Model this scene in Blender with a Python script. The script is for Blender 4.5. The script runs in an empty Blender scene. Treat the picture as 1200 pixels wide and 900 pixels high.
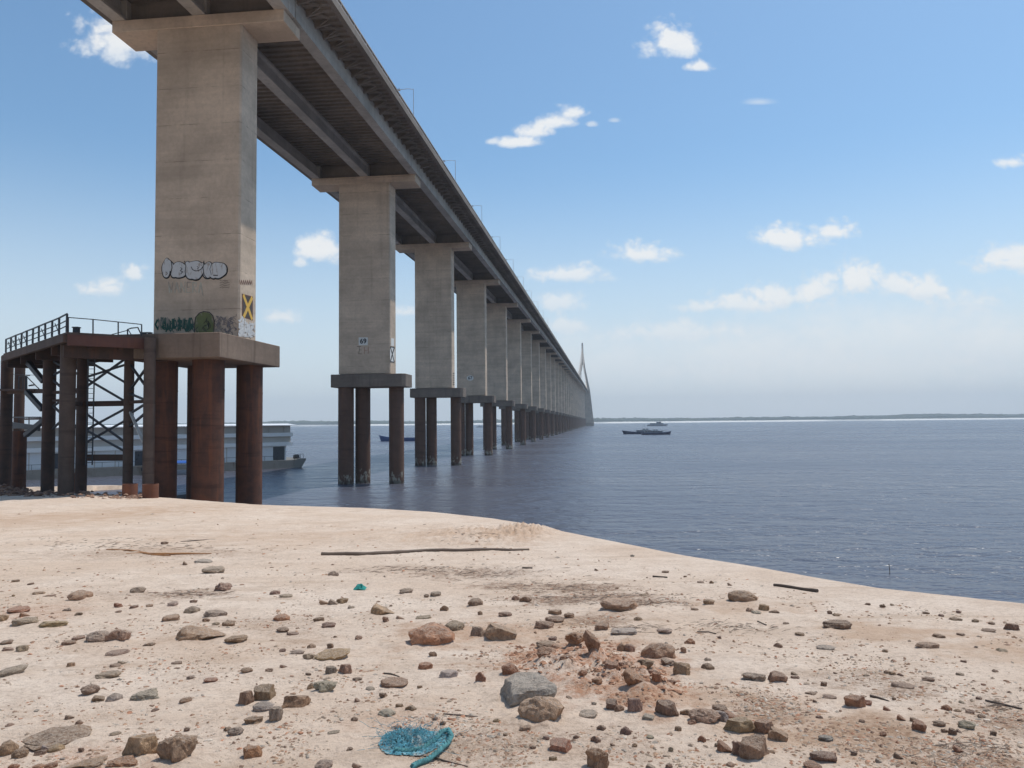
import bpy, bmesh, math, random
import numpy as np
from mathutils import Vector, Matrix, noise as mnoise

random.seed(7)
rng = np.random.default_rng(7)
scene = bpy.context.scene
COL = scene.collection

# ------------------------------------------------------------------ camera
F, PITCH, ROLL, EYE = 906.0, 0.0500, 0.0099, 8.24
cam_d = bpy.data.cameras.new('camera')
cam_d.sensor_width = 36.0
cam_d.lens = F / 1200.0 * 36.0
cam_d.clip_start = 0.1
cam_d.clip_end = 20000.0
cam = bpy.data.objects.new('camera', cam_d)
COL.objects.link(cam)
CAM_ROT = Matrix.Rotation(math.pi / 2 + PITCH, 3, 'X') @ Matrix.Rotation(-ROLL, 3, 'Z')
cam.matrix_world = Matrix.Translation((0, 0, EYE)) @ CAM_ROT.to_4x4()
scene.camera = cam

# ------------------------------------------------------------------ sun and sky
SUN = Vector((1.0, 0.62, 2.7)).normalized()
sun_d = bpy.data.lights.new('sun', 'SUN')
sun_d.energy = 3.3
sun_d.angle = math.radians(0.53)
sun_d.color = (1.0, 0.945, 0.865)
sun = bpy.data.objects.new('sun', sun_d)
sun.rotation_euler = SUN.to_track_quat('Z', 'Y').to_euler()
COL.objects.link(sun)

scene.view_settings.view_transform = 'Standard'
scene.view_settings.look = 'None'
scene.view_settings.exposure = 0.0
scene.view_settings.gamma = 1.0
scene.view_settings.use_curve_mapping = False
scene.cycles.use_denoising = True
scene.cycles.max_bounces = 8
scene.cycles.volume_bounces = 0
scene.cycles.sample_clamp_direct = 2.5
scene.cycles.sample_clamp_indirect = 4.0

world = bpy.data.worlds.new('World')
scene.world = world
world.use_nodes = True


def pix_dir(px, py):
    """world direction of a photograph pixel (1200 x 900)"""
    d = CAM_ROT @ Vector(((px - 600) / F, -(py - 450) / F, -1.0))
    return d.normalized()


class NT:
    """small helper to write node trees"""

    def __init__(self, tree):
        self.t = tree
        tree.nodes.clear()

    def n(self, typ, **kw):
        nd = self.t.nodes.new(typ)
        for k, v in kw.items():
            setattr(nd, k, v)
        return nd

    def set(self, sock, v):
        if isinstance(v, bpy.types.NodeSocket):
            self.t.links.new(v, sock)
        elif isinstance(v, bpy.types.Node):
            self.t.links.new(v.outputs[0], sock)
        elif v is not None:
            sock.default_value = v

    def m(self, op, a, b=None, c=None, clamp=False):
        nd = self.n('ShaderNodeMath', operation=op, use_clamp=clamp)
        self.set(nd.inputs[0], a)
        self.set(nd.inputs[1], b)
        self.set(nd.inputs[2], c)
        return nd.outputs[0]

    def vm(self, op, a, b=None):
        nd = self.n('ShaderNodeVectorMath', operation=op)
        self.set(nd.inputs[0], a)
        self.set(nd.inputs[1], b)
        return nd.outputs[0]

    def mix(self, fac, a, b, blend='MIX'):
        nd = self.n('ShaderNodeMix', data_type='RGBA', blend_type=blend)
        self.set(nd.inputs[0], fac)
        self.set(nd.inputs[6], a)
        self.set(nd.inputs[7], b)
        return nd.outputs[2]

    def noise(self, vec, scale, detail=4.0, rough=0.55, dist=0.0):
        nd = self.n('ShaderNodeTexNoise')
        self.set(nd.inputs['Vector'], vec)
        nd.inputs['Scale'].default_value = scale
        nd.inputs['Detail'].default_value = detail
        nd.inputs['Roughness'].default_value = rough
        nd.inputs['Distortion'].default_value = dist
        return nd.outputs[0]

    def voro(self, vec, scale, feature='F1', out=0):
        nd = self.n('ShaderNodeTexVoronoi', feature=feature)
        self.set(nd.inputs['Vector'], vec)
        nd.inputs['Scale'].default_value = scale
        return nd.outputs[out]

    def ramp(self, v, lo, hi, a=0.0, b=1.0, smooth=True):
        nd = self.n('ShaderNodeMapRange', clamp=True)
        nd.interpolation_type = 'SMOOTHSTEP' if smooth else 'LINEAR'
        self.set(nd.inputs[0], v)
        nd.inputs[1].default_value = lo
        nd.inputs[2].default_value = hi
        nd.inputs[3].default_value = a
        nd.inputs[4].default_value = b
        return nd.outputs[0]

    def mapping(self, vec, scale=(1, 1, 1), loc=(0, 0, 0), rot=(0, 0, 0)):
        nd = self.n('ShaderNodeMapping')
        self.set(nd.inputs[0], vec)
        nd.inputs[1].default_value = loc
        nd.inputs[2].default_value = rot
        nd.inputs[3].default_value = scale
        return nd.outputs[0]


def C(r, g, b):
    return (r, g, b, 1.0)


# clouds: (px, py, half width px, half height px, strength) in the photograph, turned into sky directions
CLOUDS = [
    (140, 35, 60, 42, 1.0), (125, 333, 38, 17, .9), (158, 318, 20, 14, .85), (372, 288, 36, 22, 1.0), (352, 306, 12, 8, .7),
    (332, 367, 30, 15, .8), (476, 363, 26, 10, .7),
    (790, 42, 44, 30, 1.15), (818, 76, 22, 9, .95), (672, 129, 22, 12, 1.0), (650, 139, 28, 13, 1.0), (628, 151, 26, 12, 1.0), (606, 165, 32, 9, 1.0), (578, 164, 12, 7, .8),
    (693, 144, 9, 5, .6), (720, 140, 9, 4, .5), (889, 118, 24, 6, .5), (1186, 187, 24, 11, .9),
    (748, 294, 46, 16, .95), (668, 318, 60, 14, .85), (650, 352, 44, 15, .7), (664, 379, 34, 12, .6), 
    (926, 276, 52, 19, 1.05), (973, 268, 36, 15, 1.0), (1185, 300, 66, 22, .95),
    (1005, 322, 46, 26, .95), (965, 332, 50, 24, .9), (920, 343, 60, 22, .85), (870, 352, 60, 16, .8), (825, 357, 40, 10, .7), (1048, 333, 34, 20, .85), (1082, 334, 34, 20, .9), (1140, 348, 50, 20, .6),
    (790, 385, 100, 16, .6), (1030, 380, 220, 70, .56), (860, 405, 190, 50, .5), (690, 410, 130, 60, .45), (1170, 385, 130, 70, .56), (980, 430, 420, 100, .56),
]


def build_world():
    g = NT(world.node_tree)
    out = g.n('ShaderNodeOutputWorld')
    bg = g.n('ShaderNodeBackground')
    sky = g.n('ShaderNodeTexSky', sky_type='NISHITA')
    sky.sun_disc = False
    sky.sun_elevation = math.asin(SUN.z)
    sky.sun_rotation = math.atan2(SUN.x, SUN.y)
    sky.altitude = 0.0
    sky.air_density = 1.0
    sky.dust_density = 1.2
    sky.ozone_density = 2.2
    tc = g.n('ShaderNodeTexCoord')
    d = g.vm('NORMALIZE', tc.outputs['Generated'])
    sep = g.n('ShaderNodeSeparateXYZ')
    g.set(sep.inputs[0], d)
    dx, dy, dz = sep.outputs
    dyc = g.m('MAXIMUM', dy, 0.05)
    u = g.m('DIVIDE', dx, dyc)
    v = g.m('DIVIDE', dz, dyc)
    cv = g.n('ShaderNodeCombineXYZ')
    g.set(cv.inputs[0], u)
    g.set(cv.inputs[1], v)
    uv = cv.outputs[0]
    stretched = g.mapping(uv, scale=(1.0, 1.25, 1.0))
    n1 = g.noise(stretched, 21.0, 9.0, 0.6, 0.15)
    n2 = g.noise(g.mapping(uv, scale=(1, 1.7, 1), loc=(3.1, 1.7, 0)), 7.0, 4.0, 0.5)
    wob = g.m('ADD', g.m('MULTIPLY', g.m('SUBTRACT', n1, 0.5), 2.3), g.m('MULTIPLY', g.m('SUBTRACT', n2, 0.5), 0.8))
    bil = g.n('ShaderNodeTexVoronoi', feature='F1')
    jitter = g.n('ShaderNodeTexNoise')
    g.set(jitter.inputs['Vector'], uv)
    jitter.inputs['Scale'].default_value = 18.0
    jitter.inputs['Detail'].default_value = 4.0
    js = g.n('ShaderNodeVectorMath', operation='SCALE')
    g.set(js.inputs[0], jitter.outputs['Color'])
    js.inputs[3].default_value = 0.045
    g.set(bil.inputs['Vector'], g.vm('ADD', stretched, js.outputs[0]))
    bil.inputs['Scale'].default_value = 42.0
    bil.inputs['Detail'].default_value = 2.0
    wob = g.m('ADD', wob, g.m('MULTIPLY', g.m('SUBTRACT', 0.56, bil.outputs[0]), 0.9))
    acc = None
    lit = None
    for (px, py, rx, ry, st) in CLOUDS:
        q = pix_dir(px, py)
        u0, v0 = q.x / q.y, q.z / q.y
        a, b = rx / F * 1.22, ry / F * 1.4
        du = g.m('MULTIPLY', g.m('SUBTRACT', u, u0), 1 / a)
        dv = g.m('MULTIPLY', g.m('SUBTRACT', v, v0 - b * 0.25), 1 / b)
        # flatter bottoms: below the base line the distance counts double
        dvn = g.m('MULTIPLY', g.m('MINIMUM', dv, 0.0), 0.7)
        dv = g.m('ADD', dv, dvn)
        r2 = g.m('ADD', g.m('MULTIPLY', du, du), g.m('MULTIPLY', dv, dv))
        r = g.m('SUBTRACT', 1.0, g.m('SQRT', r2))
        k = g.m('ADD', r, g.m('ADD', g.m('MULTIPLY', wob, 0.55), 0.08) if st > .56 else g.m('MULTIPLY', wob, 0.14))
        k = g.ramp(k, 0.04, 0.72 if st > .56 else 0.9, 0.0, st)
        top = g.m('MULTIPLY', k, g.ramp(dv, -0.9, 0.35))
        lit = top if lit is None else g.m('MAXIMUM', lit, top)
        acc = k if acc is None else g.m('SUBTRACT', g.m('ADD', acc, k), g.m('MULTIPLY', acc, k))
    front = g.ramp(dy, 0.05, 0.2)
    # clouds over the rest of the sky, behind and beside the picture
    pl = g.vm('DIVIDE', d, None)
    gen = g.noise(g.mapping(d, scale=(1, 1, 3.0)), 3.0, 8.0, 0.6, 0.2)
    gen = g.m('MULTIPLY', g.ramp(gen, 0.56, 0.72), g.ramp(dz, 0.02, 0.2))
    back = g.m('MULTIPLY', gen, g.m('SUBTRACT', 1.0, front))
    side = g.m('ADD', g.m('MULTIPLY', acc, front), g.m('MULTIPLY', back, 0.7), clamp=True)
    # thin veil low in the sky
    fine = g.noise(stretched, 60.0, 5.0, 0.6)
    ccol = g.mix(g.m('MULTIPLY', g.ramp(lit, 0.15, 0.85), g.ramp(g.m('ADD', g.m('MULTIPLY', n1, 0.6), g.m('MULTIPLY', fine, 0.4)), 0.30, 0.52, 0.5, 1.0)), C(5.7, 6.0, 6.3), C(6.6, 6.6, 6.5))
    skyc = g.mix(1.0, sky.outputs[0], C(*SKY_TINT), 'MULTIPLY')
    # pale humid air low over the river
    skyc = g.mix(g.ramp(dz, 0.0, 0.34, 0.85, 0.0), skyc, C(5.3, 5.85, 6.35))
    col = g.mix(g.m('MULTIPLY', side, 0.88), skyc, ccol)
    g.set(bg.inputs[0], col)
    bg.inputs[1].default_value = SKY_STRENGTH
    g.set(out.inputs[0], bg.outputs[0])


SKY_TINT = (0.80, 1.0, 1.04)
SKY_STRENGTH = 0.145
build_world()


# ------------------------------------------------------------------ generic helpers
def tag(o, label=None, cat=None, group=None, kind=None):
    if label: o['label'] = label
    if cat: o['category'] = cat
    if group: o['group'] = group
    if kind: o['kind'] = kind
    return o


def empty(name, loc=(0, 0, 0), rot=(0, 0, 0), parent=None):
    o = bpy.data.objects.new(name, None)
    o.empty_display_size = 0.3
    o.location = loc
    o.rotation_euler = rot
    COL.objects.link(o)
    o.parent = parent
    return o


class MB:
    def __init__(self):
        self.v, self.f, self.sm = [], [], []

    def add(self, vs, fs, smooth=False):
        k = len(self.v)
        self.v.extend([tuple(p) for p in vs])
        self.f.extend([tuple(i + k for i in q) for q in fs])
        self.sm.extend([smooth] * len(fs))

    def box(self, x0, x1, y0, y1, z0, z1):
        self.add([(x0, y0, z0), (x1, y0, z0), (x1, y1, z0), (x0, y1, z0), (x0, y0, z1), (x1, y0, z1), (x1, y1, z1), (x0, y1, z1)],
                 [(0, 3, 2, 1), (4, 5, 6, 7), (0, 1, 5, 4), (1, 2, 6, 5), (2, 3, 7, 6), (3, 0, 4, 7)])

    def cbox(self, x, y, z, sx, sy, sz):
        self.box(x - sx / 2, x + sx / 2, y - sy / 2, y + sy / 2, z - sz / 2, z + sz / 2)

    def prism(self, poly, axis, a, b):
        """poly in the two other axes (xy order of the remaining axes), extruded along axis from a to b"""
        n = len(poly)
        def mk(p, t):
            return {'x': (t, p[0], p[1]), 'y': (p[0], t, p[1]), 'z': (p[0], p[1], t)}[axis]
        area = sum(poly[i][0] * poly[(i + 1) % n][1] - poly[(i + 1) % n][0] * poly[i][1] for i in range(n))
        if area < 0: poly = poly[::-1]
        vs = [mk(p, a) for p in poly] + [mk(p, b) for p in poly]
        flip = axis == 'y'
        fs = [tuple(range(n))[::-1], tuple(range(n, 2 * n))] + [(i, (i + 1) % n, (i + 1) % n + n, i + n) for i in range(n)]
        if flip: fs = [q[::-1] for q in fs]
        if b < a: fs = [q[::-1] for q in fs]
        self.add(vs, fs)

    def tube(self, pts, r, n=8, caps=True, smooth=True):
        pts = [Vector(p) for p in pts]
        rs = r if isinstance(r, (list, tuple)) else [r] * len(pts)
        vs, fs = [], []
        up0 = None
        for i, p in enumerate(pts):
            t = (pts[min(i + 1, len(pts) - 1)] - pts[max(i - 1, 0)])
            t = t.normalized() if t.length > 1e-9 else Vector((0, 0, 1))
            if up0 is None:
                up0 = Vector((0, 0, 1)) if abs(t.z) < 0.9 else Vector((1, 0, 0))
            a = t.cross(up0)
            if a.length < 1e-6: a = t.cross(Vector((0.3, 1, 0.2)))
            a.normalize()
            b = a.cross(t).normalized()
            up0 = b
            for k in range(n):
                w = 2 * math.pi * k / n
                vs.append(p + a * (math.cos(w) * rs[i]) + b * (math.sin(w) * rs[i]))
        for i in range(len(pts) - 1):
            for k in range(n):
                fs.append((i * n + k, i * n + (k + 1) % n, (i + 1) * n + (k + 1) % n, (i + 1) * n + k))
        self.add(vs, fs, smooth)
        if caps:
            self.add(vs[:n], [tuple(range(n))[::-1]])
            self.add(vs[-n:], [tuple(range(n))])

    def bar(self, a, b, w, h=None):
        """rectangular bar from a to b, w across, h deep"""
        h = h or w
        a, b = Vector(a), Vector(b)
        t = (b - a).normalized()
        up = Vector((0, 0, 1)) if abs(t.z) < 0.95 else Vector((0, 1, 0))
        s = t.cross(up).normalized() * (w / 2)
        q = s.cross(t).normalized() * (h / 2)
        vs = [a - s - q, a + s - q, a + s + q, a - s + q, b - s - q, b + s - q, b + s + q, b - s + q]
        self.add(vs, [(0, 1, 2, 3), (4, 7, 6, 5), (0, 4, 5, 1), (1, 5, 6, 2), (2, 6, 7, 3), (3, 7, 4, 0)])

    def mesh(self, name, mat, bevel=0.0):
        me = bpy.data.meshes.new(name)
        me.from_pydata(self.v, [], self.f)
        me.polygons.foreach_set('use_smooth', self.sm)
        if mat: me.materials.append(mat)
        if bevel > 0 or True:
            bm = bmesh.new()
            bm.from_mesh(me)
            if bevel > 0:
                bmesh.ops.remove_doubles(bm, verts=bm.verts, dist=1e-5)
                es = [e for e in bm.edges if len(e.link_faces) == 2 and e.calc_face_angle(0) > 0.6]
                bmesh.ops.bevel(bm, geom=es, offset=bevel, segments=1, affect='EDGES', profile=0.5)
            bmesh.ops.recalc_face_normals(bm, faces=bm.faces)
            bm.to_mesh(me)
            bm.free()
        me.update()
        return me

    def build(self, name, mat, parent=None, loc=None, rot=None, bevel=0.0):
        o = bpy.data.objects.new(name, self.mesh(name, mat, bevel))
        COL.objects.link(o)
        if parent: o.parent = parent
        if loc is not None: o.location = loc
        if rot is not None: o.rotation_euler = rot
        return o


def link_mesh(name, me, parent=None, loc=(0, 0, 0), rot=(0, 0, 0), scale=(1, 1, 1)):
    o = bpy.data.objects.new(name, me)
    COL.objects.link(o)
    if parent: o.parent = parent
    o.location, o.rotation_euler, o.scale = loc, rot, scale
    return o


def copy_tree(o, parent=None):
    c = o.copy()
    COL.objects.link(c)
    c.parent = parent
    for ch in list(o.children):
        copy_tree(ch, c)
    return c


# ------------------------------------------------------------------ materials
def new_mat(name):
    m = bpy.data.materials.new(name)
    m.use_nodes = True
    g = NT(m.node_tree)
    out = g.n('ShaderNodeOutputMaterial')
    p = g.n('ShaderNodeBsdfPrincipled')
    g.set(out.inputs[0], p.outputs[0])
    return m, g, p


def bump(g, p, h, strength, dist):
    b = g.n('ShaderNodeBump')
    b.inputs['Strength'].default_value = strength
    b.inputs['Distance'].default_value = dist
    g.set(b.inputs['Height'], h)
    g.set(p.inputs['Normal'], b.outputs[0])


def paint(name, col, rough=0.5, var=0.25, scale=1.5, metal=0.0, dirt=None, dirt_lo=0.5, dirt_hi=0.75):
    m, g, p = new_mat(name)
    tc = g.n('ShaderNodeTexCoord').outputs['Object']
    n = g.noise(tc, scale, 6.0, 0.6)
    base = g.mix(n, C(*[c * (1 - var) for c in col]), C(*[min(1, c * (1 + var)) for c in col]))
    if dirt:
        n2 = g.noise(g.mapping(tc, scale=(1, 1, 0.3), loc=(4, 2, 1)), scale * 1.7, 6.0, 0.65)
        base = g.mix(g.ramp(n2, dirt_lo, dirt_hi), base, C(*dirt))
    g.set(p.inputs['Base Color'], base)
    g.set(p.inputs['Roughness'], g.m('ADD', g.m('MULTIPLY', n, 0.2), rough - 0.1))
    p.inputs['Metallic'].default_value = metal
    bump(g, p, n, 0.15, 0.02)
    return m


def concrete(name, col, streak=0.5, lines=True, seed=0.0):
    m, g, p = new_mat(name)
    geo = g.n('ShaderNodeTexCoord').outputs['Object']
    oi = g.n('ShaderNodeObjectInfo')
    off = g.n('ShaderNodeCombineXYZ')
    g.set(off.inputs[0], g.m('MULTIPLY', oi.outputs['Random'], 37.0))
    g.set(off.inputs[1], g.m('MULTIPLY', oi.outputs['Random'], 11.0))
    tc = g.vm('ADD', geo, off.outputs[0])
    big = g.noise(tc, 0.25, 5.0, 0.6)
    fine = g.noise(tc, 3.0, 8.0, 0.7)
    band = g.noise(g.mapping(tc, scale=(0.06, 0.06, 0.9)), 1.0, 5.0, 0.65)
    strk = g.noise(g.mapping(tc, scale=(0.9, 0.9, 0.05)), 1.6, 6.0, 0.6)
    c0 = g.mix(g.ramp(big, 0.3, 0.7), C(*[c * 0.8 for c in col]), C(*[c * 1.15 for c in col]))
    warm = g.mix(g.ramp(band, 0.32, 0.68), C(0.85, 0.81, 0.78), C(1.10, 1.06, 1.02))
    c1 = g.mix(0.75, c0, warm, 'MULTIPLY')
    c2 = g.mix(g.m('MULTIPLY', g.ramp(strk, 0.52, 0.75), streak), c1, C(col[0] * 0.38, col[1] * 0.36, col[2] * 0.34))
    c3 = g.mix(g.m('MULTIPLY', g.ramp(fine, 0.35, 0.75), 0.35), c2, C(col[0] * 0.6, col[1] * 0.57, col[2] * 0.52))
    if lines:
        sep = g.n('ShaderNodeSeparateXYZ')
        g.set(sep.inputs[0], geo)
        zz = g.m('ADD', g.m('ADD', sep.outputs[2], g.m('MULTIPLY', oi.outputs['Random'], 3.0)), g.m('MULTIPLY', g.m('SUBTRACT', fine, 0.5), 0.12))
        pour = g.m('ABSOLUTE', g.m('SUBTRACT', g.m('FRACT', g.m('DIVIDE', zz, 3.05)), 0.5))
        lm = g.m('MULTIPLY', g.ramp(pour, 0.485, 0.497), g.ramp(g.noise(g.mapping(tc, scale=(1, 1, .3)), 0.8, 4), 0.42, 0.62))
        c3 = g.mix(g.m('MULTIPLY', lm, 0.55), c3, C(col[0] * 0.25, col[1] * 0.22, col[2] * 0.2))
    g.set(p.inputs['Base Color'], c3)
    p.inputs['Roughness'].default_value = 0.88
    p.inputs['Specular IOR Level'].default_value = 0.25
    bump(g, p, g.m('ADD', fine, g.m('MULTIPLY', band, 0.6)), 0.25, 0.03)
    return m


def rust(name, a, b, orange=(0.2, 0.06, 0.022), amt=0.5, peel=False):
    m, g, p = new_mat(name)
    geo = g.n('ShaderNodeTexCoord').outputs['Object']
    oi = g.n('ShaderNodeObjectInfo')
    off = g.n('ShaderNodeCombineXYZ')
    g.set(off.inputs[0], g.m('MULTIPLY', oi.outputs['Random'], 53.0))
    tc = g.vm('ADD', geo, off.outputs[0])
    n = g.noise(tc, 0.9, 8.0, 0.65)
    st = g.noise(g.mapping(tc, scale=(1.4, 1.4, 0.12)), 1.5, 6.0, 0.6)
    ring = g.noise(g.mapping(tc, scale=(0.15, 0.15, 2.2)), 1.0, 4.0, 0.6)
    c = g.mix(g.ramp(n, 0.3, 0.7), C(*a), C(*b))
    c = g.mix(g.m('MULTIPLY', g.ramp(st, 0.5, 0.7), amt), c, C(*orange))
    c = g.mix(g.m('MULTIPLY', g.ramp(ring, 0.55, 0.68), 0.4), c, C(a[0] * 0.5, a[1] * 0.5, a[2] * 0.5))
    if peel:
        sep = g.n('ShaderNodeSeparateXYZ')
        g.set(sep.inputs[0], geo)
        hm = g.ramp(sep.outputs[2], 0.3, 3.6, 1.0, 0.0)
        pm = g.ramp(g.m('ADD', g.noise(g.mapping(tc, scale=(1.2, 1.2, .6)), 1.6, 6, .7), g.m('MULTIPLY', hm, 0.22)), 0.70, 0.74)
        c = g.mix(g.m('MULTIPLY', pm, g.ramp(hm, 0.0, 0.2)), c, C(0.34, 0.31, 0.25))
        wet = g.ramp(sep.outputs[2], 0.25, 0.7, 1.0, 0.0)
        c = g.mix(g.m('MULTIPLY', wet, 0.6), c, C(0.02, 0.015, 0.012))
    g.set(p.inputs['Base Color'], c)
    p.inputs['Roughness'].default_value = 0.8
    p.inputs['Specular IOR Level'].default_value = 0.3
    bump(g, p, g.m('ADD', n, ring), 0.35, 0.03)
    return m


M = {}
M['concrete'] = concrete('pier_concrete', (0.61, 0.49, 0.38), 0.26)
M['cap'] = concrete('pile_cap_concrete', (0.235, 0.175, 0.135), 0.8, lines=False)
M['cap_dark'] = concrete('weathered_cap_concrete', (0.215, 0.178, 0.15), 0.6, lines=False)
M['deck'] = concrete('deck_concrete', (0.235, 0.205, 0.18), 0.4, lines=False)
M['girder'] = concrete('girder_concrete', (0.46, 0.44, 0.41), 0.35, lines=False)
M['rail'] = concrete('parapet_concrete', (0.45, 0.42, 0.39), 0.3, lines=False)
M['pile_rust'] = rust('rusted_pile_steel', (0.07, 0.036, 0.027), (0.125, 0.052, 0.032), (0.21, 0.075, 0.034), 0.5)
M['pile_dark'] = rust('dark_pile_steel', (0.11, 0.062, 0.045), (0.14, 0.078, 0.054), (0.185, 0.085, 0.05), 0.45, peel=True)
M['jetty_steel'] = rust('jetty_rusty_steel', (0.06, 0.040, 0.033), (0.095, 0.055, 0.041), (0.14, 0.06, 0.038), 0.4)
M['jetty_red'] = rust('jetty_red_oxide', (0.105, 0.05, 0.04), (0.145, 0.066, 0.05), (0.22, 0.08, 0.04), 0.4)
M['jetty_grey'] = rust('jetty_grey_steel', (0.095, 0.066, 0.053), (0.135, 0.094, 0.074), (0.13, 0.06, 0.04), 0.4)
M['stub'] = rust('pile_stub_rust', (0.13, 0.055, 0.035), (0.2, 0.08, 0.045), (0.27, 0.10, 0.045), 0.5)
M['dark_metal'] = paint('dark_painted_metal', (0.035, 0.037, 0.045), 0.5)
M['lamp_metal'] = paint('galvanised_metal', (0.55, 0.57, 0.60), 0.45, metal=0.3)
M['white'] = paint('white_paint', (0.78, 0.78, 0.76), 0.5, 0.06, dirt=(0.45, 0.42, 0.38), dirt_lo=0.62, dirt_hi=0.85)
M['spray_white'] = paint('white_spray_paint', (0.60, 0.59, 0.57), 0.8, 0.08, 3, dirt=(0.36, 0.29, 0.235), dirt_lo=0.52, dirt_hi=0.66)
M['spray_black'] = paint('black_spray_paint', (0.02, 0.02, 0.022), 0.8, 0.2, dirt=(0.36, 0.29, 0.235), dirt_lo=0.60, dirt_hi=0.74)
M['spray_cream'] = paint('cream_spray_paint', (0.48, 0.45, 0.36), 0.8, 0.2, dirt=(0.36, 0.29, 0.235), dirt_lo=0.48, dirt_hi=0.62)
M['spray_green'] = paint('green_spray_paint', (0.02, 0.085, 0.06), 0.8, 0.3, dirt=(0.36, 0.29, 0.235), dirt_lo=0.50, dirt_hi=0.64)
M['spray_olive'] = paint('olive_spray_paint', (0.15, 0.16, 0.06), 0.8, 0.3, dirt=(0.36, 0.29, 0.235), dirt_lo=0.54, dirt_hi=0.68)
M['spray_grey'] = paint('grey_spray_paint', (0.19, 0.165, 0.165), 0.8, 0.3, dirt=(0.36, 0.29, 0.235), dirt_lo=0.48, dirt_hi=0.62)
M['spray_red'] = paint('red_spray_paint', (0.3, 0.09, 0.07), 0.8, 0.3)
M['sign_yellow'] = paint('sign_yellow', (0.72, 0.42, 0.06), 0.6, 0.1, dirt=(0.36, 0.29, 0.235), dirt_lo=0.58, dirt_hi=0.72)
M['sign_dark'] = paint('sign_dark_brown', (0.075, 0.055, 0.045), 0.7, 0.2, dirt=(0.36, 0.29, 0.235), dirt_lo=0.60, dirt_hi=0.74)
M['sign_border'] = paint('sign_border', (0.16, 0.07, 0.045), 0.7, 0.2)
M['sign_white'] = paint('sign_white', (0.72, 0.70, 0.65), 0.6, 0.05, dirt=(0.36, 0.29, 0.235), dirt_lo=0.62, dirt_hi=0.76)
M['tower'] = concrete('tower_concrete', (0.46, 0.40, 0.33), 0.2, lines=False)
M['cable'] = paint('stay_cable', (0.62, 0.52, 0.42), 0.5)
M['hull_grey'] = paint('barge_hull', (0.20, 0.19, 0.17), 0.6, 0.25, 0.6, dirt=(0.12, 0.08, 0.055), dirt_lo=0.5, dirt_hi=0.7)
M['barge_grey'] = paint('grey_boards', (0.44, 0.40, 0.35), 0.7, 0.2, 0.4)
M['barge_beige'] = paint('beige_boards', (0.50, 0.46, 0.41), 0.7, 0.2, 0.4)
M['pale_blue'] = paint('pale_panels', (0.68, 0.71, 0.73), 0.6, 0.1, 0.4)
M['glass_dark'] = paint('dark_opening', (0.03, 0.035, 0.045), 0.3)
M['roof_white'] = paint('white_roof_sheet', (0.82, 0.83, 0.84), 0.45, 0.05)
M['navy'] = paint('navy_hull', (0.022, 0.035, 0.085), 0.45)
M['blue_hull'] = paint('blue_hull', (0.03, 0.07, 0.2), 0.45)
M['tarp_blue'] = paint('blue_tarpaulin', (0.03, 0.12, 0.42), 0.5)
M['boat_grey'] = paint('boat_grey', (0.25, 0.27, 0.3), 0.5)
M['wood'] = paint('driftwood', (0.17, 0.125, 0.095), 0.85, 0.35, 14)
M['wood_dark'] = paint('dark_driftwood', (0.085, 0.062, 0.048), 0.85, 0.35, 14)
M['wood_orange'] = paint('bare_orange_branch', (0.36, 0.17, 0.065), 0.8, 0.25, 14)
M['skin'] = paint('skin', (0.16, 0.08, 0.05), 0.6)
M['shirt'] = paint('white_shirt', (0.7, 0.7, 0.7), 0.8)


def rock_material():
    m, g, p = new_mat('rock_surface')
    oi = g.n('ShaderNodeObjectInfo')
    tc = g.n('ShaderNodeTexCoord').outputs['Object']
    off = g.n('ShaderNodeCombineXYZ')
    g.set(off.inputs[0], g.m('MULTIPLY', oi.outputs['Random'], 91.0))
    q = g.vm('ADD', tc, off.outputs[0])
    n = g.noise(q, 1.7, 8.0, 0.68)
    f = g.noise(q, 9.0, 6.0, 0.7)
    v = g.voro(q, 7.0)
    k = g.m('ADD', g.m('MULTIPLY', n, 0.9), g.m('MULTIPLY', f, 0.6))
    tone = g.mix(g.ramp(k, 0.5, 1.0), C(0.55, 0.53, 0.52), C(1.45, 1.42, 1.38))
    c = g.mix(1.0, oi.outputs['Color'], tone, 'MULTIPLY')
    c = g.mix(g.m('MULTIPLY', g.ramp(v, 0.0, 0.16, 1.0, 0.0), 0.5), c, C(0.07, 0.05, 0.04))
    # sand dust lying on upward faces
    geo = g.n('ShaderNodeNewGeometry')
    sep = g.n('ShaderNodeSeparateXYZ')
    g.set(sep.inputs[0], geo.outputs['Normal'])
    dust = g.m('MULTIPLY', g.ramp(sep.outputs[2], 0.35, 0.9), g.ramp(f, 0.38, 0.62))
    c = g.mix(g.m('MULTIPLY', dust, 0.75), c, C(0.50, 0.40, 0.32))
    g.set(p.inputs['Base Color'], c)
    p.inputs['Roughness'].default_value = 0.92
    p.inputs['Specular IOR Level'].default_value = 0.2
    bump(g, p, g.m('ADD', n, g.m('MULTIPLY', f, 0.5)), 0.7, 0.12)
    return m


M['rock'] = rock_material()


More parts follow.
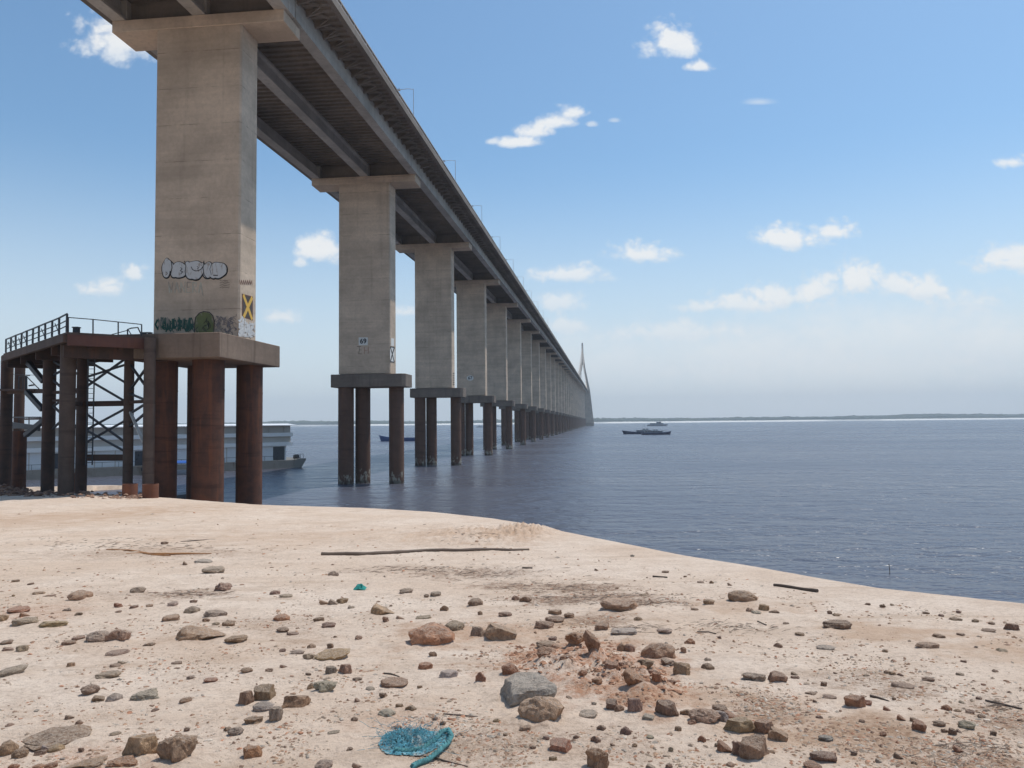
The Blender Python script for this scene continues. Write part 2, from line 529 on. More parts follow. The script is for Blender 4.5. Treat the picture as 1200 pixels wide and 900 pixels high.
# ------------------------------------------------------------------ numpy noise
def perlin(x, y, seed=0):
    xi, yi = np.floor(x).astype(np.int64), np.floor(y).astype(np.int64)
    xf, yf = x - xi, y - yi
    u, v = xf * xf * xf * (xf * (xf * 6 - 15) + 10), yf * yf * yf * (yf * (yf * 6 - 15) + 10)

    def grad(ix, iy, fx, fy):
        h = (ix * 374761393 + iy * 668265263 + seed * 974711) & 0xFFFFFFFF
        h = ((h ^ (h >> 13)) * 1274126177) & 0xFFFFFFFF
        h = h ^ (h >> 16)
        a = (h & 0xFFFF) / 65536.0 * 2 * np.pi
        return np.cos(a) * fx + np.sin(a) * fy

    n00, n10 = grad(xi, yi, xf, yf), grad(xi + 1, yi, xf - 1, yf)
    n01, n11 = grad(xi, yi + 1, xf, yf - 1), grad(xi + 1, yi + 1, xf - 1, yf - 1)
    return (n00 * (1 - u) + n10 * u) * (1 - v) + (n01 * (1 - u) + n11 * u) * v


def fbm(x, y, octv=4, seed=0, gain=0.5):
    a, s, f = 1.0, 0.0, 1.0
    for o in range(octv):
        s = s + a * perlin(x * f, y * f, seed + o)
        a *= gain
        f *= 2.03
    return s


# ------------------------------------------------------------------ the beach
Z0, SLOPE = EYE - 1.60, 0.060


def at_sand(px, py):
    """point of the beach plane seen at a photograph pixel"""
    d = pix_dir(px, py)
    # EYE + t d.z = Z0 - SLOPE * t d.y
    t = (Z0 - EYE) / (d.z + SLOPE * d.y)
    return Vector((t * d.x, t * d.y, EYE + t * d.z))


def at_z(px, py, z):
    d = pix_dir(px, py)
    t = (z - EYE) / d.z
    return Vector((t * d.x, t * d.y, z))


def at_y(px, py, y):
    d = pix_dir(px, py)
    t = y / d.y
    return Vector((t * d.x, y, EYE + t * d.z))


CREST_PX = [(-60, 573), (0, 576), (60, 577), (110, 578.5), (150, 580.5), (200, 584), (250, 588), (300, 591.5), (360, 593.5), (420, 595),
            (500, 600), (560, 606.5), (600, 613), (650, 624), (700, 634.5), (770, 649), (850, 662), (925, 676), (1000, 689), (1100, 700),
            (1200, 711), (1300, 722)]
crest = [at_sand(*q) for q in CREST_PX]
CR = [(-130.0, 92.0), (-75.0, 70.0)] + [(p.x, p.y) for p in crest] + [(8.5, 3.0), (12, -8), (20, -30), (34, -80)]
CR = np.array(CR)


CLAY = []
for (px_, py_, rx_, ry_, hh_) in ((700, 790, 84, 30, .095), (660, 776, 50, 20, .07), (760, 812, 44, 20, .06), (560, 626, 95, 13, .12), (440, 634, 50, 7, .07), (620, 622, 40, 8, .10)):
    c_ = at_sand(px_, py_)
    CLAY.append((c_.x, c_.y, (at_sand(px_ + rx_, py_) - c_).length, (at_sand(px_, py_ - ry_) - at_sand(px_, py_ + ry_)).length / 2, hh_))


def crest_sd(x, y):
    """signed distance to the crest line, positive on the land side (towards the camera)"""
    x, y = np.asarray(x, float), np.asarray(y, float)
    best = np.full(x.shape, 1e9)
    sign = np.ones(x.shape)
    for i in range(len(CR) - 1):
        a, b = CR[i], CR[i + 1]
        d = b - a
        L2 = d @ d
        t = np.clip(((x - a[0]) * d[0] + (y - a[1]) * d[1]) / L2, 0, 1)
        qx, qy = x - a[0] - t * d[0], y - a[1] - t * d[1]
        r = np.hypot(qx, qy)
        s = d[0] * qy - d[1] * qx   # left of the line is the water side
        upd = r < best
        best = np.where(upd, r, best)
        sign = np.where(upd, np.where(s > 0, -1.0, 1.0), sign)
    return best * sign


def sand_h(x, y):
    x, y = np.asarray(x, float), np.asarray(y, float)
    sd = crest_sd(x, y)
    base = Z0 - SLOPE * y
    base = np.where(y < 0, Z0 - SLOPE * y * 0.3, base)
    out = np.clip(-sd, 0, None)
    # rounded shoulder, then a steep bank down to the water
    drop = np.where(out < 1.6, 0.17 * out * out, 0.17 * 2.56 + 0.544 * (out - 1.6))
    drop = drop + 0.0
    ins = np.clip(sd / 2.5, 0.12, 1)
    far = np.clip(y / 25.0, 0.35, 1.6)
    h = 0.055 * fbm(x * 0.35, y * 0.45, 3, 3) * ins * far
    mid = np.clip(0.5 + 1.2 * fbm(x * 0.3 + 5, y * 0.3, 2, 41), 0.15, 1.5)
    h = h + (0.022 * fbm(x * 1.5, y * 2.2, 4, 11) * mid * np.clip(y / 7, .9, 3.0) + 0.011 * fbm(x * 6, y * 6, 4, 21, .6)) * ins
    # low drifts running along the shore
    rid = 1 - np.abs(fbm(x * 0.22 + 3, y * 0.7, 3, 31))
    h = h + 0.05 * np.clip(rid - 0.75, 0, 1) * ins * far
    for (cx, cy, rx, ry, hh) in CLAY:
        e = np.clip(1 - ((x - cx) / rx) ** 2 - ((y - cy) / ry) ** 2, 0, 1)
        h = h + hh * e * (0.55 + 1.3 * np.abs(fbm(x * 5, y * 5, 4, 51)))
    z = base + h - drop
    return np.maximum(z, -3.0)


def sand_z(x, y):
    return float(sand_h(np.array([x]), np.array([y]))[0])


def axis(lim, d0, k):
    a, out = 0.0, [0.0]
    while a < lim:
        a += d0 + k * a
        out.append(a)
    return np.array(out)


STAINS = [  # px, py, half width px, half height px, strength, kind (0 red clay, 1 grey brown debris, 2 warm ochre)
    (690, 782, 95, 34, 1.0, 0), (750, 808, 62, 28, 1.0, 0), (640, 770, 55, 20, .9, 0), (565, 745, 90, 20, .35, 0),
    (650, 690, 95, 9, 1.0, 1), (700, 702, 95, 7, .9, 1), (560, 672, 90, 8, .7, 1), (480, 668, 80, 6, .45, 1), (755, 708, 60, 5, .7, 1),
    (220, 696, 60, 6, .7, 1), (150, 696, 50, 6, .4, 1), (700, 728, 55, 10, .8, 1), (870, 712, 90, 10, .55, 2),
    (900, 835, 60, 22, .75, 1), (1040, 858, 95, 22, .85, 1), (1130, 885, 85, 22, .8, 1), (1180, 850, 50, 25, .7, 1), (955, 820, 60, 14, .5, 2),
    (1060, 742, 130, 12, .8, 2), (1170, 760, 80, 14, .8, 2), (1000, 850, 190, 36, .7, 2), (830, 815, 110, 26, .6, 2), (620, 745, 160, 26, .5, 2), (200, 760, 200, 22, .35, 2), (1060, 812, 40, 10, .6, 1),
    (90, 605, 110, 14, .7, 2), (330, 628, 150, 12, .35, 2), (590, 628, 60, 10, .7, 2), (520, 628, 60, 9, .6, 2), (190, 648, 140, 7, .4, 1),
    (40, 720, 60, 12, .4, 0), (90, 890, 120, 14, .45, 0), (420, 828, 90, 18, .3, 2), (560, 870, 110, 28, .55, 1), (700, 870, 90, 25, .3, 1),
    (1010, 795, 90, 12, .4, 1), (330, 735, 120, 14, .3, 1), (480, 850, 80, 22, .25, 0)]


def build_sand():
    xs = axis(130, 0.024, 0.0105)
    xs = np.concatenate([-xs[:0:-1], xs[xs < 60]])
    ya = axis(100, 0.018, 0.0075) + 3.2
    yb = -np.concatenate([[0.3, 0.9, 1.8, 3, 5, 8, 12, 18, 26, 36, 50]]) + 3.2
    ys = np.concatenate([yb[::-1], ya])
    X, Y = np.meshgrid(xs, ys)
    Z = sand_h(X, Y)
    nx, ny = len(xs), len(ys)
    co = np.stack([X, Y, Z], -1).reshape(-1, 3).astype(np.float32)
    idx = np.arange(nx * ny).reshape(ny, nx)
    f = np.stack([idx[:-1, :-1], idx[:-1, 1:], idx[1:, 1:], idx[1:, :-1]], -1).reshape(-1, 4)
    me = bpy.data.meshes.new('sand_beach')
    me.vertices.add(len(co))
    me.vertices.foreach_set('co', co.ravel())
    me.loops.add(f.size)
    me.loops.foreach_set('vertex_index', f.ravel().astype(np.int32))
    me.polygons.add(len(f))
    me.polygons.foreach_set('loop_start', np.arange(0, f.size, 4, dtype=np.int32))
    me.polygons.foreach_set('use_smooth', np.ones(len(f), bool))
    me.update(calc_edges=True)
    me.validate()
    masks = np.zeros((3, ny, nx))
    wob = fbm(X * 1.3, Y * 1.6, 4, 77)
    wob2 = fbm(X * 5, Y * 6, 4, 88)
    for (px, py, rx, ry, st, kd) in STAINS:
        c = at_sand(px, py)
        r = at_sand(px + rx, py) - c
        t = at_sand(px, py - ry) - at_sand(px, py + ry)
        a, b = r.length, max(t.length / 2, .05)
        dirx = r.normalized()
        lx = (X - c.x) * dirx.x + (Y - c.y) * dirx.y
        ly = -(X - c.x) * dirx.y + (Y - c.y) * dirx.x
        k = 1.15 - np.sqrt((lx / a) ** 2 + (ly / b) ** 2) + wob * 0.9 + wob2 * 0.8
        masks[kd] = np.maximum(masks[kd], np.clip(k * 1.1, 0, 1) * st)
    col = np.ones((ny, nx, 4), np.float32)
    for k in range(3): col[..., k] = masks[k]
    at = me.color_attributes.new('stains', 'FLOAT_COLOR', 'POINT')
    at.data.foreach_set('color', col.ravel())
    # material
    m, g, p = new_mat('beach_sand')
    pos = g.n('ShaderNodeTexCoord').outputs['Object']
    va = g.n('ShaderNodeVertexColor', layer_name='stains')
    sep = g.n('ShaderNodeSeparateColor')
    g.set(sep.inputs[0], va.outputs[0])
    n0 = g.noise(pos, 0.35, 5, 0.6)
    n1 = g.noise(pos, 2.2, 7, 0.65)
    n2 = g.noise(pos, 22.0, 6, 0.7)
    n3 = g.noise(pos, 120.0, 3, 0.7)
    gr = g.voro(pos, 75.0)
    base = g.mix(g.ramp(n0, 0.35, 0.65), C(0.66, 0.51, 0.395), C(0.73, 0.595, 0.485))
    base = g.mix(g.m('MULTIPLY', g.ramp(n1, 0.42, 0.68), 0.6), base, C(0.57, 0.435, 0.335))
    base = g.mix(g.m('MULTIPLY', g.ramp(n2, 0.48, 0.68), 0.55), base, C(0.38, 0.285, 0.22))
    base = g.mix(g.m('MULTIPLY', g.ramp(n3, 0.5, 0.75), 0.42), base, C(0.34, 0.26, 0.21))
    n4 = g.noise(g.mapping(pos, scale=(1, 2.2, 1)), 7.0, 6, 0.75)
    base = g.mix(g.m('MULTIPLY', g.ramp(n4, 0.54, 0.66), 0.45), base, C(0.36, 0.26, 0.19))
    n5 = g.noise(g.mapping(pos, scale=(0.28, 1.5, 1), rot=(0, 0, 0.12)), 1.3, 7, 0.7, 0.6)  # streaks along the shore: relief shading of scuffed sand painted in as colour
    base = g.mix(g.m('MULTIPLY', g.ramp(n5, 0.53, 0.68), 0.55), base, C(0.48, 0.35, 0.255))
    base = g.mix(g.m('MULTIPLY', g.ramp(n5, 0.42, 0.30), 0.35), base, C(0.78, 0.67, 0.565))
    speck = g.m('MULTIPLY', g.ramp(gr, 0.10, 0.2, 1.0, 0.0), g.ramp(n2, 0.45, 0.6))
    base = g.mix(g.m('MULTIPLY', speck, 0.5), base, C(0.22, 0.165, 0.13))
    grit = g.m('ADD', 0.35, g.m('MULTIPLY', g.ramp(n2, 0.4, 0.62), 0.65))
    base = g.mix(g.m('MULTIPLY', g.m('MULTIPLY', sep.outputs[0], grit), 1.2, clamp=True), base, C(0.40, 0.205, 0.125))
    base = g.mix(g.m('MULTIPLY', g.m('MULTIPLY', sep.outputs[1], grit), 1.25, clamp=True), base, C(0.235, 0.148, 0.10))
    base = g.mix(g.m('MULTIPLY', sep.outputs[2], 0.75), base, C(0.45, 0.285, 0.18))
    g.set(p.inputs['Base Color'], base)
    p.inputs['Roughness'].default_value = 0.95
    p.inputs['Specular IOR Level'].default_value = 0.15
    hh = g.m('ADD', g.m('MULTIPLY', n1, 1.0), g.m('ADD', g.m('MULTIPLY', n2, 0.35), g.m('MULTIPLY', n3, 0.12)))
    bump(g, p, g.m('ADD', hh, g.m('MULTIPLY', n4, 0.6)), 0.9, 0.05)
    me.materials.append(m)
    o = bpy.data.objects.new('beach', me)
    COL.objects.link(o)
    tag(o, kind='structure')


build_sand()


# ------------------------------------------------------------------ river
def build_water():
    m, g, p = new_mat('river_water')
    pos = g.n('ShaderNodeTexCoord').outputs['Object']
    w1 = g.noise(g.mapping(pos, scale=(0.55, 1.0, 1.0), rot=(0, 0, 0.25)), 0.9, 3.0, 0.6, 0.4)
    w2 = g.noise(g.mapping(pos, scale=(0.5, 1.0, 1.0), rot=(0, 0, -0.2)), 0.22, 3.0, 0.5, 0.2)
    w3 = g.noise(g.mapping(pos, scale=(0.7, 1.0, 1.0)), 3.0, 2.0, 0.5)
    gust = g.noise(g.mapping(pos, scale=(0.35, 1.0, 1.0)), 0.02, 4.0, 0.6)
    h = g.m('ADD', g.m('MULTIPLY', w1, 0.42), g.m('ADD', g.m('MULTIPLY', w2, 0.9), g.m('MULTIPLY', w3, 0.07)))
    g.set(p.inputs['Base Color'], g.mix(g.ramp(gust, 0.35, 0.65), C(0.076, 0.078, 0.100), C(0.086, 0.092, 0.120)))
    g.set(p.inputs['Roughness'], g.ramp(gust, 0.3, 0.7, 0.22, 0.32))
    p.inputs['IOR'].default_value = 1.333
    b = g.n('ShaderNodeBump')
    b.inputs['Strength'].default_value = 1.0
    b.inputs['Distance'].default_value = 1.0
    g.set(b.inputs['Height'], h)
    g.set(p.inputs['Normal'], b.outputs[0])
    mb = MB()
    R = 5600
    # rings of quads, finer near the camera
    rad = [0, 30, 60, 120, 250, 500, 1000, 2000, 4000, R]
    n = 48
    vs = [(0, 0, 0)]
    for r in rad[1:]:
        for k in range(n):
            vs.append((r * math.cos(2 * math.pi * k / n), r * math.sin(2 * math.pi * k / n), 0))
    fs = [(0, 1 + k, 1 + (k + 1) % n) for k in range(n)]
    for i in range(len(rad) - 2):
        for k in range(n):
            a, b2 = 1 + i * n, 1 + (i + 1) * n
            fs.append((a + k, b2 + k, b2 + (k + 1) % n, a + (k + 1) % n))
    mb.add(vs, fs)
    o = mb.build('river', m)
    tag(o, kind='structure')


build_water()


# ------------------------------------------------------------------ far shore and forest
def build_far_shore():
    ms, g, p = new_mat('far_beach_sand')
    g.set(p.inputs['Base Color'], C(0.86, 0.83, 0.76))
    p.inputs['Roughness'].default_value = 0.95
    mf, g, p = new_mat('forest_canopy')
    pos = g.n('ShaderNodeTexCoord').outputs['Object']
    n = g.noise(pos, 0.05, 6, 0.7)
    g.set(p.inputs['Base Color'], g.mix(g.ramp(n, 0.35, 0.65), C(0.022, 0.04, 0.018), C(0.06, 0.085, 0.035)))
    p.inputs['Roughness'].default_value = 0.9
    # shoreline at about four kilometres
    N = 420
    xs = np.linspace(-5200, 6200, N)
    y0 = 4000 + 140 * fbm(xs / 900, xs * 0 + .3, 4, 5) + 0.01 * xs
    hb = 7.6 + 1.2 * fbm(xs / 300, xs * 0 + 1.7, 3, 8)
    bw = np.clip(70 + 190 * fbm(xs / 700, xs * 0 + 4.1, 4, 9), 6, 400)
    mb = MB()
    rows = [(-8, lambda i: -1.5), (0, lambda i: 0.35), (1.0, lambda i: hb[i]), (1.02, lambda i: hb[i] + .4), (900, lambda i: hb[i] + 1)]
    vs = []
    for i in range(N):
        for k, (d, zf) in enumerate(rows):
            yy = y0[i] + (d if k < 2 else (bw[i] if k == 2 else (bw[i] + 30 if k == 3 else 900)))
            vs.append((xs[i], yy, zf(i)))
    K = len(rows)
    fs = [(i * K + k, (i + 1) * K + k, (i + 1) * K + k + 1, i * K + k + 1) for i in range(N - 1) for k in range(K - 1)]
    mb.add(vs, fs)
    tag(mb.build('far_shore', ms), kind='structure')
    # forest: uneven canopy ridge with depth
    NX, rowsd = 2600, [0, 3, 14, 40, 90, 160, 260]
    x2 = np.linspace(-5100, 6100, NX)
    yb = np.interp(x2, xs, y0) + np.interp(x2, xs, bw) + 8
    env = 16 + 8 * fbm(x2 / 800, x2 * 0 + 2.2, 3, 14) + np.clip(x2 / 6000, -.4, 1) * 5
    mb = MB()
    vs = []
    for j, d in enumerate(rowsd):
        cl = 1 + 0.30 * fbm(x2 / 17, x2 * 0 + j * 3.7, 4, 17, .6) + .12 * rng.standard_normal(NX)
        hh = env * cl * [0.0, 0.62, 0.85, 0.95, 1.0, 1.05, 1.0][j] + np.interp(x2, xs, hb)
        if j == 0: hh = np.interp(x2, xs, hb) - 1
        for i in range(NX):
            vs.append((x2[i] + random.uniform(-2, 2), yb[i] + d + random.uniform(-2, 2) * min(1, j), hh[i]))
    fs = [(j * NX + i, j * NX + i + 1, (j + 1) * NX + i + 1, (j + 1) * NX + i) for j in range(len(rowsd) - 1) for i in range(NX - 1)]
    mb.add(vs, fs)
    tag(mb.build('forest', mf), 'low dark tree line along the far bank behind the pale sand', 'forest', kind='stuff')


build_far_shore()


# ------------------------------------------------------------------ haze
def build_haze():
    m = bpy.data.materials.new('haze_air')
    m.use_nodes = True
    g = NT(m.node_tree)
    out = g.n('ShaderNodeOutputMaterial')
    pv = g.n('ShaderNodeVolumePrincipled')
    pv.inputs['Color'].default_value = C(0.82, 0.91, 1.0)
    pv.inputs['Density'].default_value = HAZE
    pv.inputs['Anisotropy'].default_value = 0.0
    g.set(out.inputs['Volume'], pv.outputs[0])
    mb = MB()
    mb.box(-6300, 6300, -5700, 5700, -4.5, 185)
    o = mb.build('haze', m)
    tag(o, kind='stuff')


HAZE = 0.00018
build_haze()

# ------------------------------------------------------------------ the bridge
BA, BTH, BY1, PW, PD = -32.3873, 0.1117, 62.3477, 3.677, 3.0933
SPAN = 45.0
S0 = BY1 + PD / 2


def zt(s):
    """height of the parapet top along the bridge"""
    if s <= 1600:
        return 43.9 + 0.0212 * s - 0.0000017 * s * s
    d = s - 1600
    return zt(1600) - 0.012 * d - 0.000008 * d * d


def bpt(s, u, z):
    return Vector((BA + s * math.sin(BTH) + u * math.cos(BTH), s * math.cos(BTH) - u * math.sin(BTH), z))


bridge = empty('bridge', bpt(0, 0, 0), (0, 0, -BTH))
tag(bridge, 'long concrete road bridge on tall piers running out across the river', 'bridge')
CAP_Z0, CAP_Z1 = 13.35, 15.23


def spoly(mb, poly, z0, z1):
    mb.prism(poly, 'z', z0, z1)


def crosshead_mesh():
    mb = MB()
    mb.box(-7.6, 7.3, -PD / 2 - 0.06, PD / 2 + 0.2, -1.0, 0)
    return mb.mesh('crosshead', M['concrete'], 0.04)


CROSS = crosshead_mesh()


def round_pile(mb, x, y, r, z0, z1, n=28):
    mb.tube([(x, y, z0), (x, y, z0 + 2), (x, y, (z0 + z1) / 2), (x, y, z1)], r, n)


def pier(i):
    s = S0 + SPAN * i
    top = zt(s) - 3.28
    sh = MB()
    c = 0.14
    # shaft with chamfered corners and a shallow haunch below the crosshead
    def ring(w, d):
        return [(-w + c, -d), (w - c, -d), (w, -d + c), (w, d - c), (w - c, d), (-w + c, d), (-w, d - c), (-w, -d + c)]
    lv = [(CAP_Z1 - 0.01, PW, PD / 2), (top - 1.6, PW, PD / 2), (top - 0.995, PW + 0.02, PD / 2)]
    vs = []
    for z, w, d in lv:
        vs += [(p[0], p[1], z) for p in ring(w, d)]
    fs = [tuple(range(8))[::-1], tuple(range(16, 24))]
    for L in range(2):
        for k in range(8):
            a = L * 8
            fs.append((a + k, a + (k + 1) % 8, a + 8 + (k + 1) % 8, a + 8 + k))
    sh.add(vs, fs)
    o = sh.build('pier', M['concrete'], bridge, (0, s, 0))
    link_mesh('crosshead', CROSS, o, (0, 0, top))
    cap = MB()
    if i == 0:
        cap.box(-4.1, 4.1, -PD / 2 - 4.0, PD / 2 + 3.9, CAP_Z0, CAP_Z1)
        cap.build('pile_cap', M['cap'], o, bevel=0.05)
        for (u, y, r) in ((-1.95, -2.9, 1.12), (1.85, -2.9, 1.2), (-2.0, 3.1, 1.1), (2.40, 3.1, 1.08)):
            mb = MB()
            round_pile(mb, u, y, r, -3, CAP_Z0 + 0.01)
            # weld rings
            for zz in (5.2, 8.1, 11.0):
                mb.tube([(u, y, zz - .04), (u, y, zz + .04)], r + 0.018, 28, caps=False)
            mb.build('pile', M['pile_rust'], o)
    else:
        k = 0.5
        y0, y1 = -PD / 2 - 0.55, PD / 2 + 0.9
        poly = [(-4.6, y0), (5.4, y0), (5.9, y0 + k), (5.9, y1 - k), (5.4, y1), (-4.1, y1), (-4.6, y1 - k)]
        cap.prism(poly, 'z', CAP_Z0, CAP_Z1 - 0.1)
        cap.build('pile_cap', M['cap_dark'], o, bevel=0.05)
        for (u, y, r) in ((-2.85, -0.75, 1.08), (-0.95, 0.9, 1.05), (4.12, 0.1, 1.04)):
            mb = MB()
            round_pile(mb, u, y, r, -3, CAP_Z0 + 0.01, 24)
            mb.build('pile', M['pile_dark'], o)
    return o


PIERS = {}
NP = 35
for i in range(-2, NP):
    PIERS[i] = pier(i)
    lab = {0: 'near pier on rust red piles with graffiti at its foot', 1: 'second pier with the number 69', 3: 'fourth pier with the number 67'}.get(i)
    if lab: PIERS[i]['label'] = lab


def span_meshes():
    L = SPAN - 0.06
    out = {}
    mb = MB()
    # slab with edge kerbs; z = 0 is the parapet top
    mb.box(-10.3, 10.3, 0.03, 0.03 + L, -1.22, -0.97)
    mb.box(9.86, 10.36, 0.03, 0.03 + L, -1.36, -0.70)
    mb.box(-10.36, -9.86, 0.03, 0.03 + L, -1.36, -0.70)
    n = 44
    for k in range(n):
        y = 0.5 + k * (L - 0.94) / (n - 1)
        mb.box(-9.84, 9.84, y - 0.16, y + 0.16, -1.44, -1.215)
        for s in (-1, 1):
            if k % 2 == 0:
                # corbels under the cantilever
                poly = [(s * 7.2, -1.43), (s * 9.0, -1.43), (s * 9.0, -1.52), (s * 7.2, -1.95)]
                mb.prism(poly, 'y', y - 0.12, y + 0.12)
    for k in range(0, n - 2, 2):
        y = 0.5 + k * (L - 0.94) / (n - 1)
        for s in (-1, 1):
            mb.bar((s * 8.0, y, -1.52), (s * 9.2, y + 1.0, -1.52), 0.16, 0.2)
            mb.bar((s * 9.2, y + 1.0, -1.53), (s * 8.0, y + 2.0, -1.53), 0.16, 0.2)
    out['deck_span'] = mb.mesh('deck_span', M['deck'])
    mb = MB()
    b = [(-0.55, -3.25), (0.55, -3.25), (0.55, -3.0), (0.28, -2.75), (0.28, -1.86), (0.50, -1.68), (0.50, -1.43), (-0.50, -1.43), (-0.50, -1.68), (-0.28, -1.86), (-0.28, -2.75), (-0.55, -3.0)]
    mb.prism(b, 'y', 1.4, L - 1.34)
    for a, c in ((0.08, 1.4), (L - 1.34, L - 0.02)):
        mb.box(-0.548, 0.548, a, c, -3.24, -1.435)
    out['girder'] = mb.mesh('girder', M['girder'])
    mb = MB()
    b = [(-0.5, -3.25), (0.6, -3.25), (0.6, -1.43), (0.0, -1.43), (0.0, -2.9), (-0.5, -3.02)]
    mb.prism(b, 'y', 1.4, L - 1.34)
    for a, c in ((0.08, 1.4), (L - 1.34, L - 0.02)):
        mb.box(-0.498, 0.63, a, c, -3.26, -1.435)
    out['edge_girder'] = mb.mesh('girder', M['girder'])
    mb = MB()
    mb.box(-6.8, 6.8, -0.18, 0.18, -3.05, -1.45)
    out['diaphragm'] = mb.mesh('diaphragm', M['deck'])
    mb = MB()
    n = 24
    for k in range(n + 1):
        y = 0.2 + k * (L - 0.34) / n
        mb.box(-0.10, 0.10, y - 0.07, y + 0.07, -0.71, -0.09)
    mb.box(-0.14, 0.14, 0.04, L, -0.12, 0.0)
    mb.box(-0.07, 0.07, 0.04, L, -0.42, -0.30)
    out['railing'] = mb.mesh('railing', M['rail'])
    return out


SP = span_meshes()
for i in range(-2, 37):
    s = S0 + SPAN * i
    za, zb = zt(s), zt(s + SPAN)
    sp = link_mesh('deck_span', SP['deck_span'], bridge, (0, s, za), (math.atan2(zb - za, SPAN), 0, 0))
    link_mesh('girder', SP['girder'], sp, (0, 0, 0))
    link_mesh('girder', SP['edge_girder'], sp, (6.95, 0, 0))
    link_mesh('girder', SP['edge_girder'], sp, (-6.95, 0, 0), (0, 0, 0), (-1, 1, 1))
    for y in (0.62, SPAN - 0.62):
        link_mesh('diaphragm', SP['diaphragm'], sp, (0, y, 0))
    for u in (-10.11, 10.11):
        link_mesh('railing', SP['railing'], sp, (u, 0, 0))
# abutment side: the deck goes on behind the camera to the bank


def build_tower():
    st = 1600.0
    zd = zt(st)
    t = MB()
    # inverted Y: mast above, two legs spreading down past the deck to the water
    def taper(mb, a, b, wa, wb, da, db):
        a, b = Vector(a), Vector(b)
        vs = []
        for p, w, d in ((a, wa, da), (b, wb, db)):
            vs += [p + Vector((-w, -d, 0)), p + Vector((w, -d, 0)), p + Vector((w, d, 0)), p + Vector((-w, d, 0))]
        mb.add(vs, [(0, 3, 2, 1), (4, 5, 6, 7), (0, 1, 5, 4), (1, 2, 6, 5), (2, 3, 7, 6), (3, 0, 4, 7)])
    taper(t, (0, 0, 126), (0, 0, 171), 2.6, 1.5, 3.6, 2.6)
    o = t.build('tower', M['tower'], bridge, (0, st, 0))
    for sg in (-1, 1):
        mb = MB()
        taper(mb, (sg * 19.0, 0, 6), (sg * 12.6, 0, zd - 1), 2.4, 2.0, 3.8, 3.6)
        taper(mb, (sg * 12.6, 0, zd - 1.01), (sg * 1.6, 0, 131), 2.0, 1.5, 3.6, 3.4)
        mb.build('tower_leg', M['tower'], o)
    mb = MB()
    mb.box(-13, 13, -2.5, 2.5, zd - 7.5, zd - 3.6)
    mb.build('cross_beam', M['tower'], o)
    mb = MB()
    mb.prism([(-17.5, 6.5), (17.5, 6.5), (12.0, zd - 7.6), (-12.0, zd - 7.6)], 'y', -2.4, 2.4)
    mb.build('tower_wall', M['tower'], o)
    mb = MB()
    mb.box(-21.5, 21.5, -7, 7, -3, 6.5)
    mb.build('tower_base', M['cap_dark'], o, bevel=0.6)
    mb = MB()
    for k in range(14):
        for sg in (-1, 1):
            for d in (-1, 1):
                y = d * (25 + k * 12.5)
                mb.tube([(0, d * 1.5, 128 + k * 2.9), (sg * 9.4, y, zt(st + y) - 0.6)], 0.16, 5)
    mb.build('stay_cable', M['cable'], o)


build_tower()


def to_face(px, py, i, side=False):
    """photograph pixel -> local pier coordinates on its front or right-hand face"""
    s = S0 + SPAN * i
    org = bpt(s, 0, 0)
    n = Vector((math.cos(BTH), -math.sin(BTH), 0)) if side else Vector((math.sin(BTH), math.cos(BTH), 0))
    off = PW if side else -PD / 2
    d = pix_dir(px, py)
    e = Vector((0, 0, EYE))
    t = (off - (e - org).dot(n)) / d.dot(n)
    p = e + d * t - org
    uu = p.dot(Vector((math.cos(BTH), -math.sin(BTH), 0)))
    yy = p.dot(Vector((math.sin(BTH), math.cos(BTH), 0)))
    return (yy, p.z) if side else (uu, p.z)


def on_face(a, z, h, side):
    """local 3-D point, h proud of the face"""
    return (PW + h, a, z) if side else (a, -PD / 2 - h, z)


def flat_poly(mb, pts, h, side, th=0.006):
    n = len(pts)
    vs = [on_face(a, z, h + th, side) for a, z in pts] + [on_face(a, z, h - 0.003, side) for a, z in pts]
    fs = [tuple(range(n))] + [tuple(range(n, 2 * n))[::-1]] + [(i, i + n, (i + 1) % n + n, (i + 1) % n) for i in range(n)]
    mb.add(vs, fs)


def stroke(mb, pts, w, h, side):
    for k in range(len(pts) - 1):
        a, b = Vector(pts[k]), Vector(pts[k + 1])
        t = (b - a)
        if t.length < 1e-6: continue
        t.normalize()
        q = Vector((-t.y, t.x)) * w / 2
        a2, b2 = a - t * w * .3, b + t * w * .3
        flat_poly(mb, [tuple(a2 - q), tuple(b2 - q), tuple(b2 + q), tuple(a2 + q)], h + 0.0016 * (k % 5), side)


def ell(cx, cy, rx, ry, n=36, wob=0.04, rot=0.0, sd=0):
    r_ = random.Random(sd)
    ph = r_.uniform(0, 6)
    out = []
    for k in range(n):
        a = 2 * math.pi * k / n
        q = 1 + wob * math.sin(3 * a + ph) + wob * 0.6 * math.sin(5 * a + 2 * ph)
        x, y = rx * q * math.cos(a), ry * q * math.sin(a)
        out.append((cx + x * math.cos(rot) - y * math.sin(rot), cy + x * math.sin(rot) + y * math.cos(rot)))
    return out


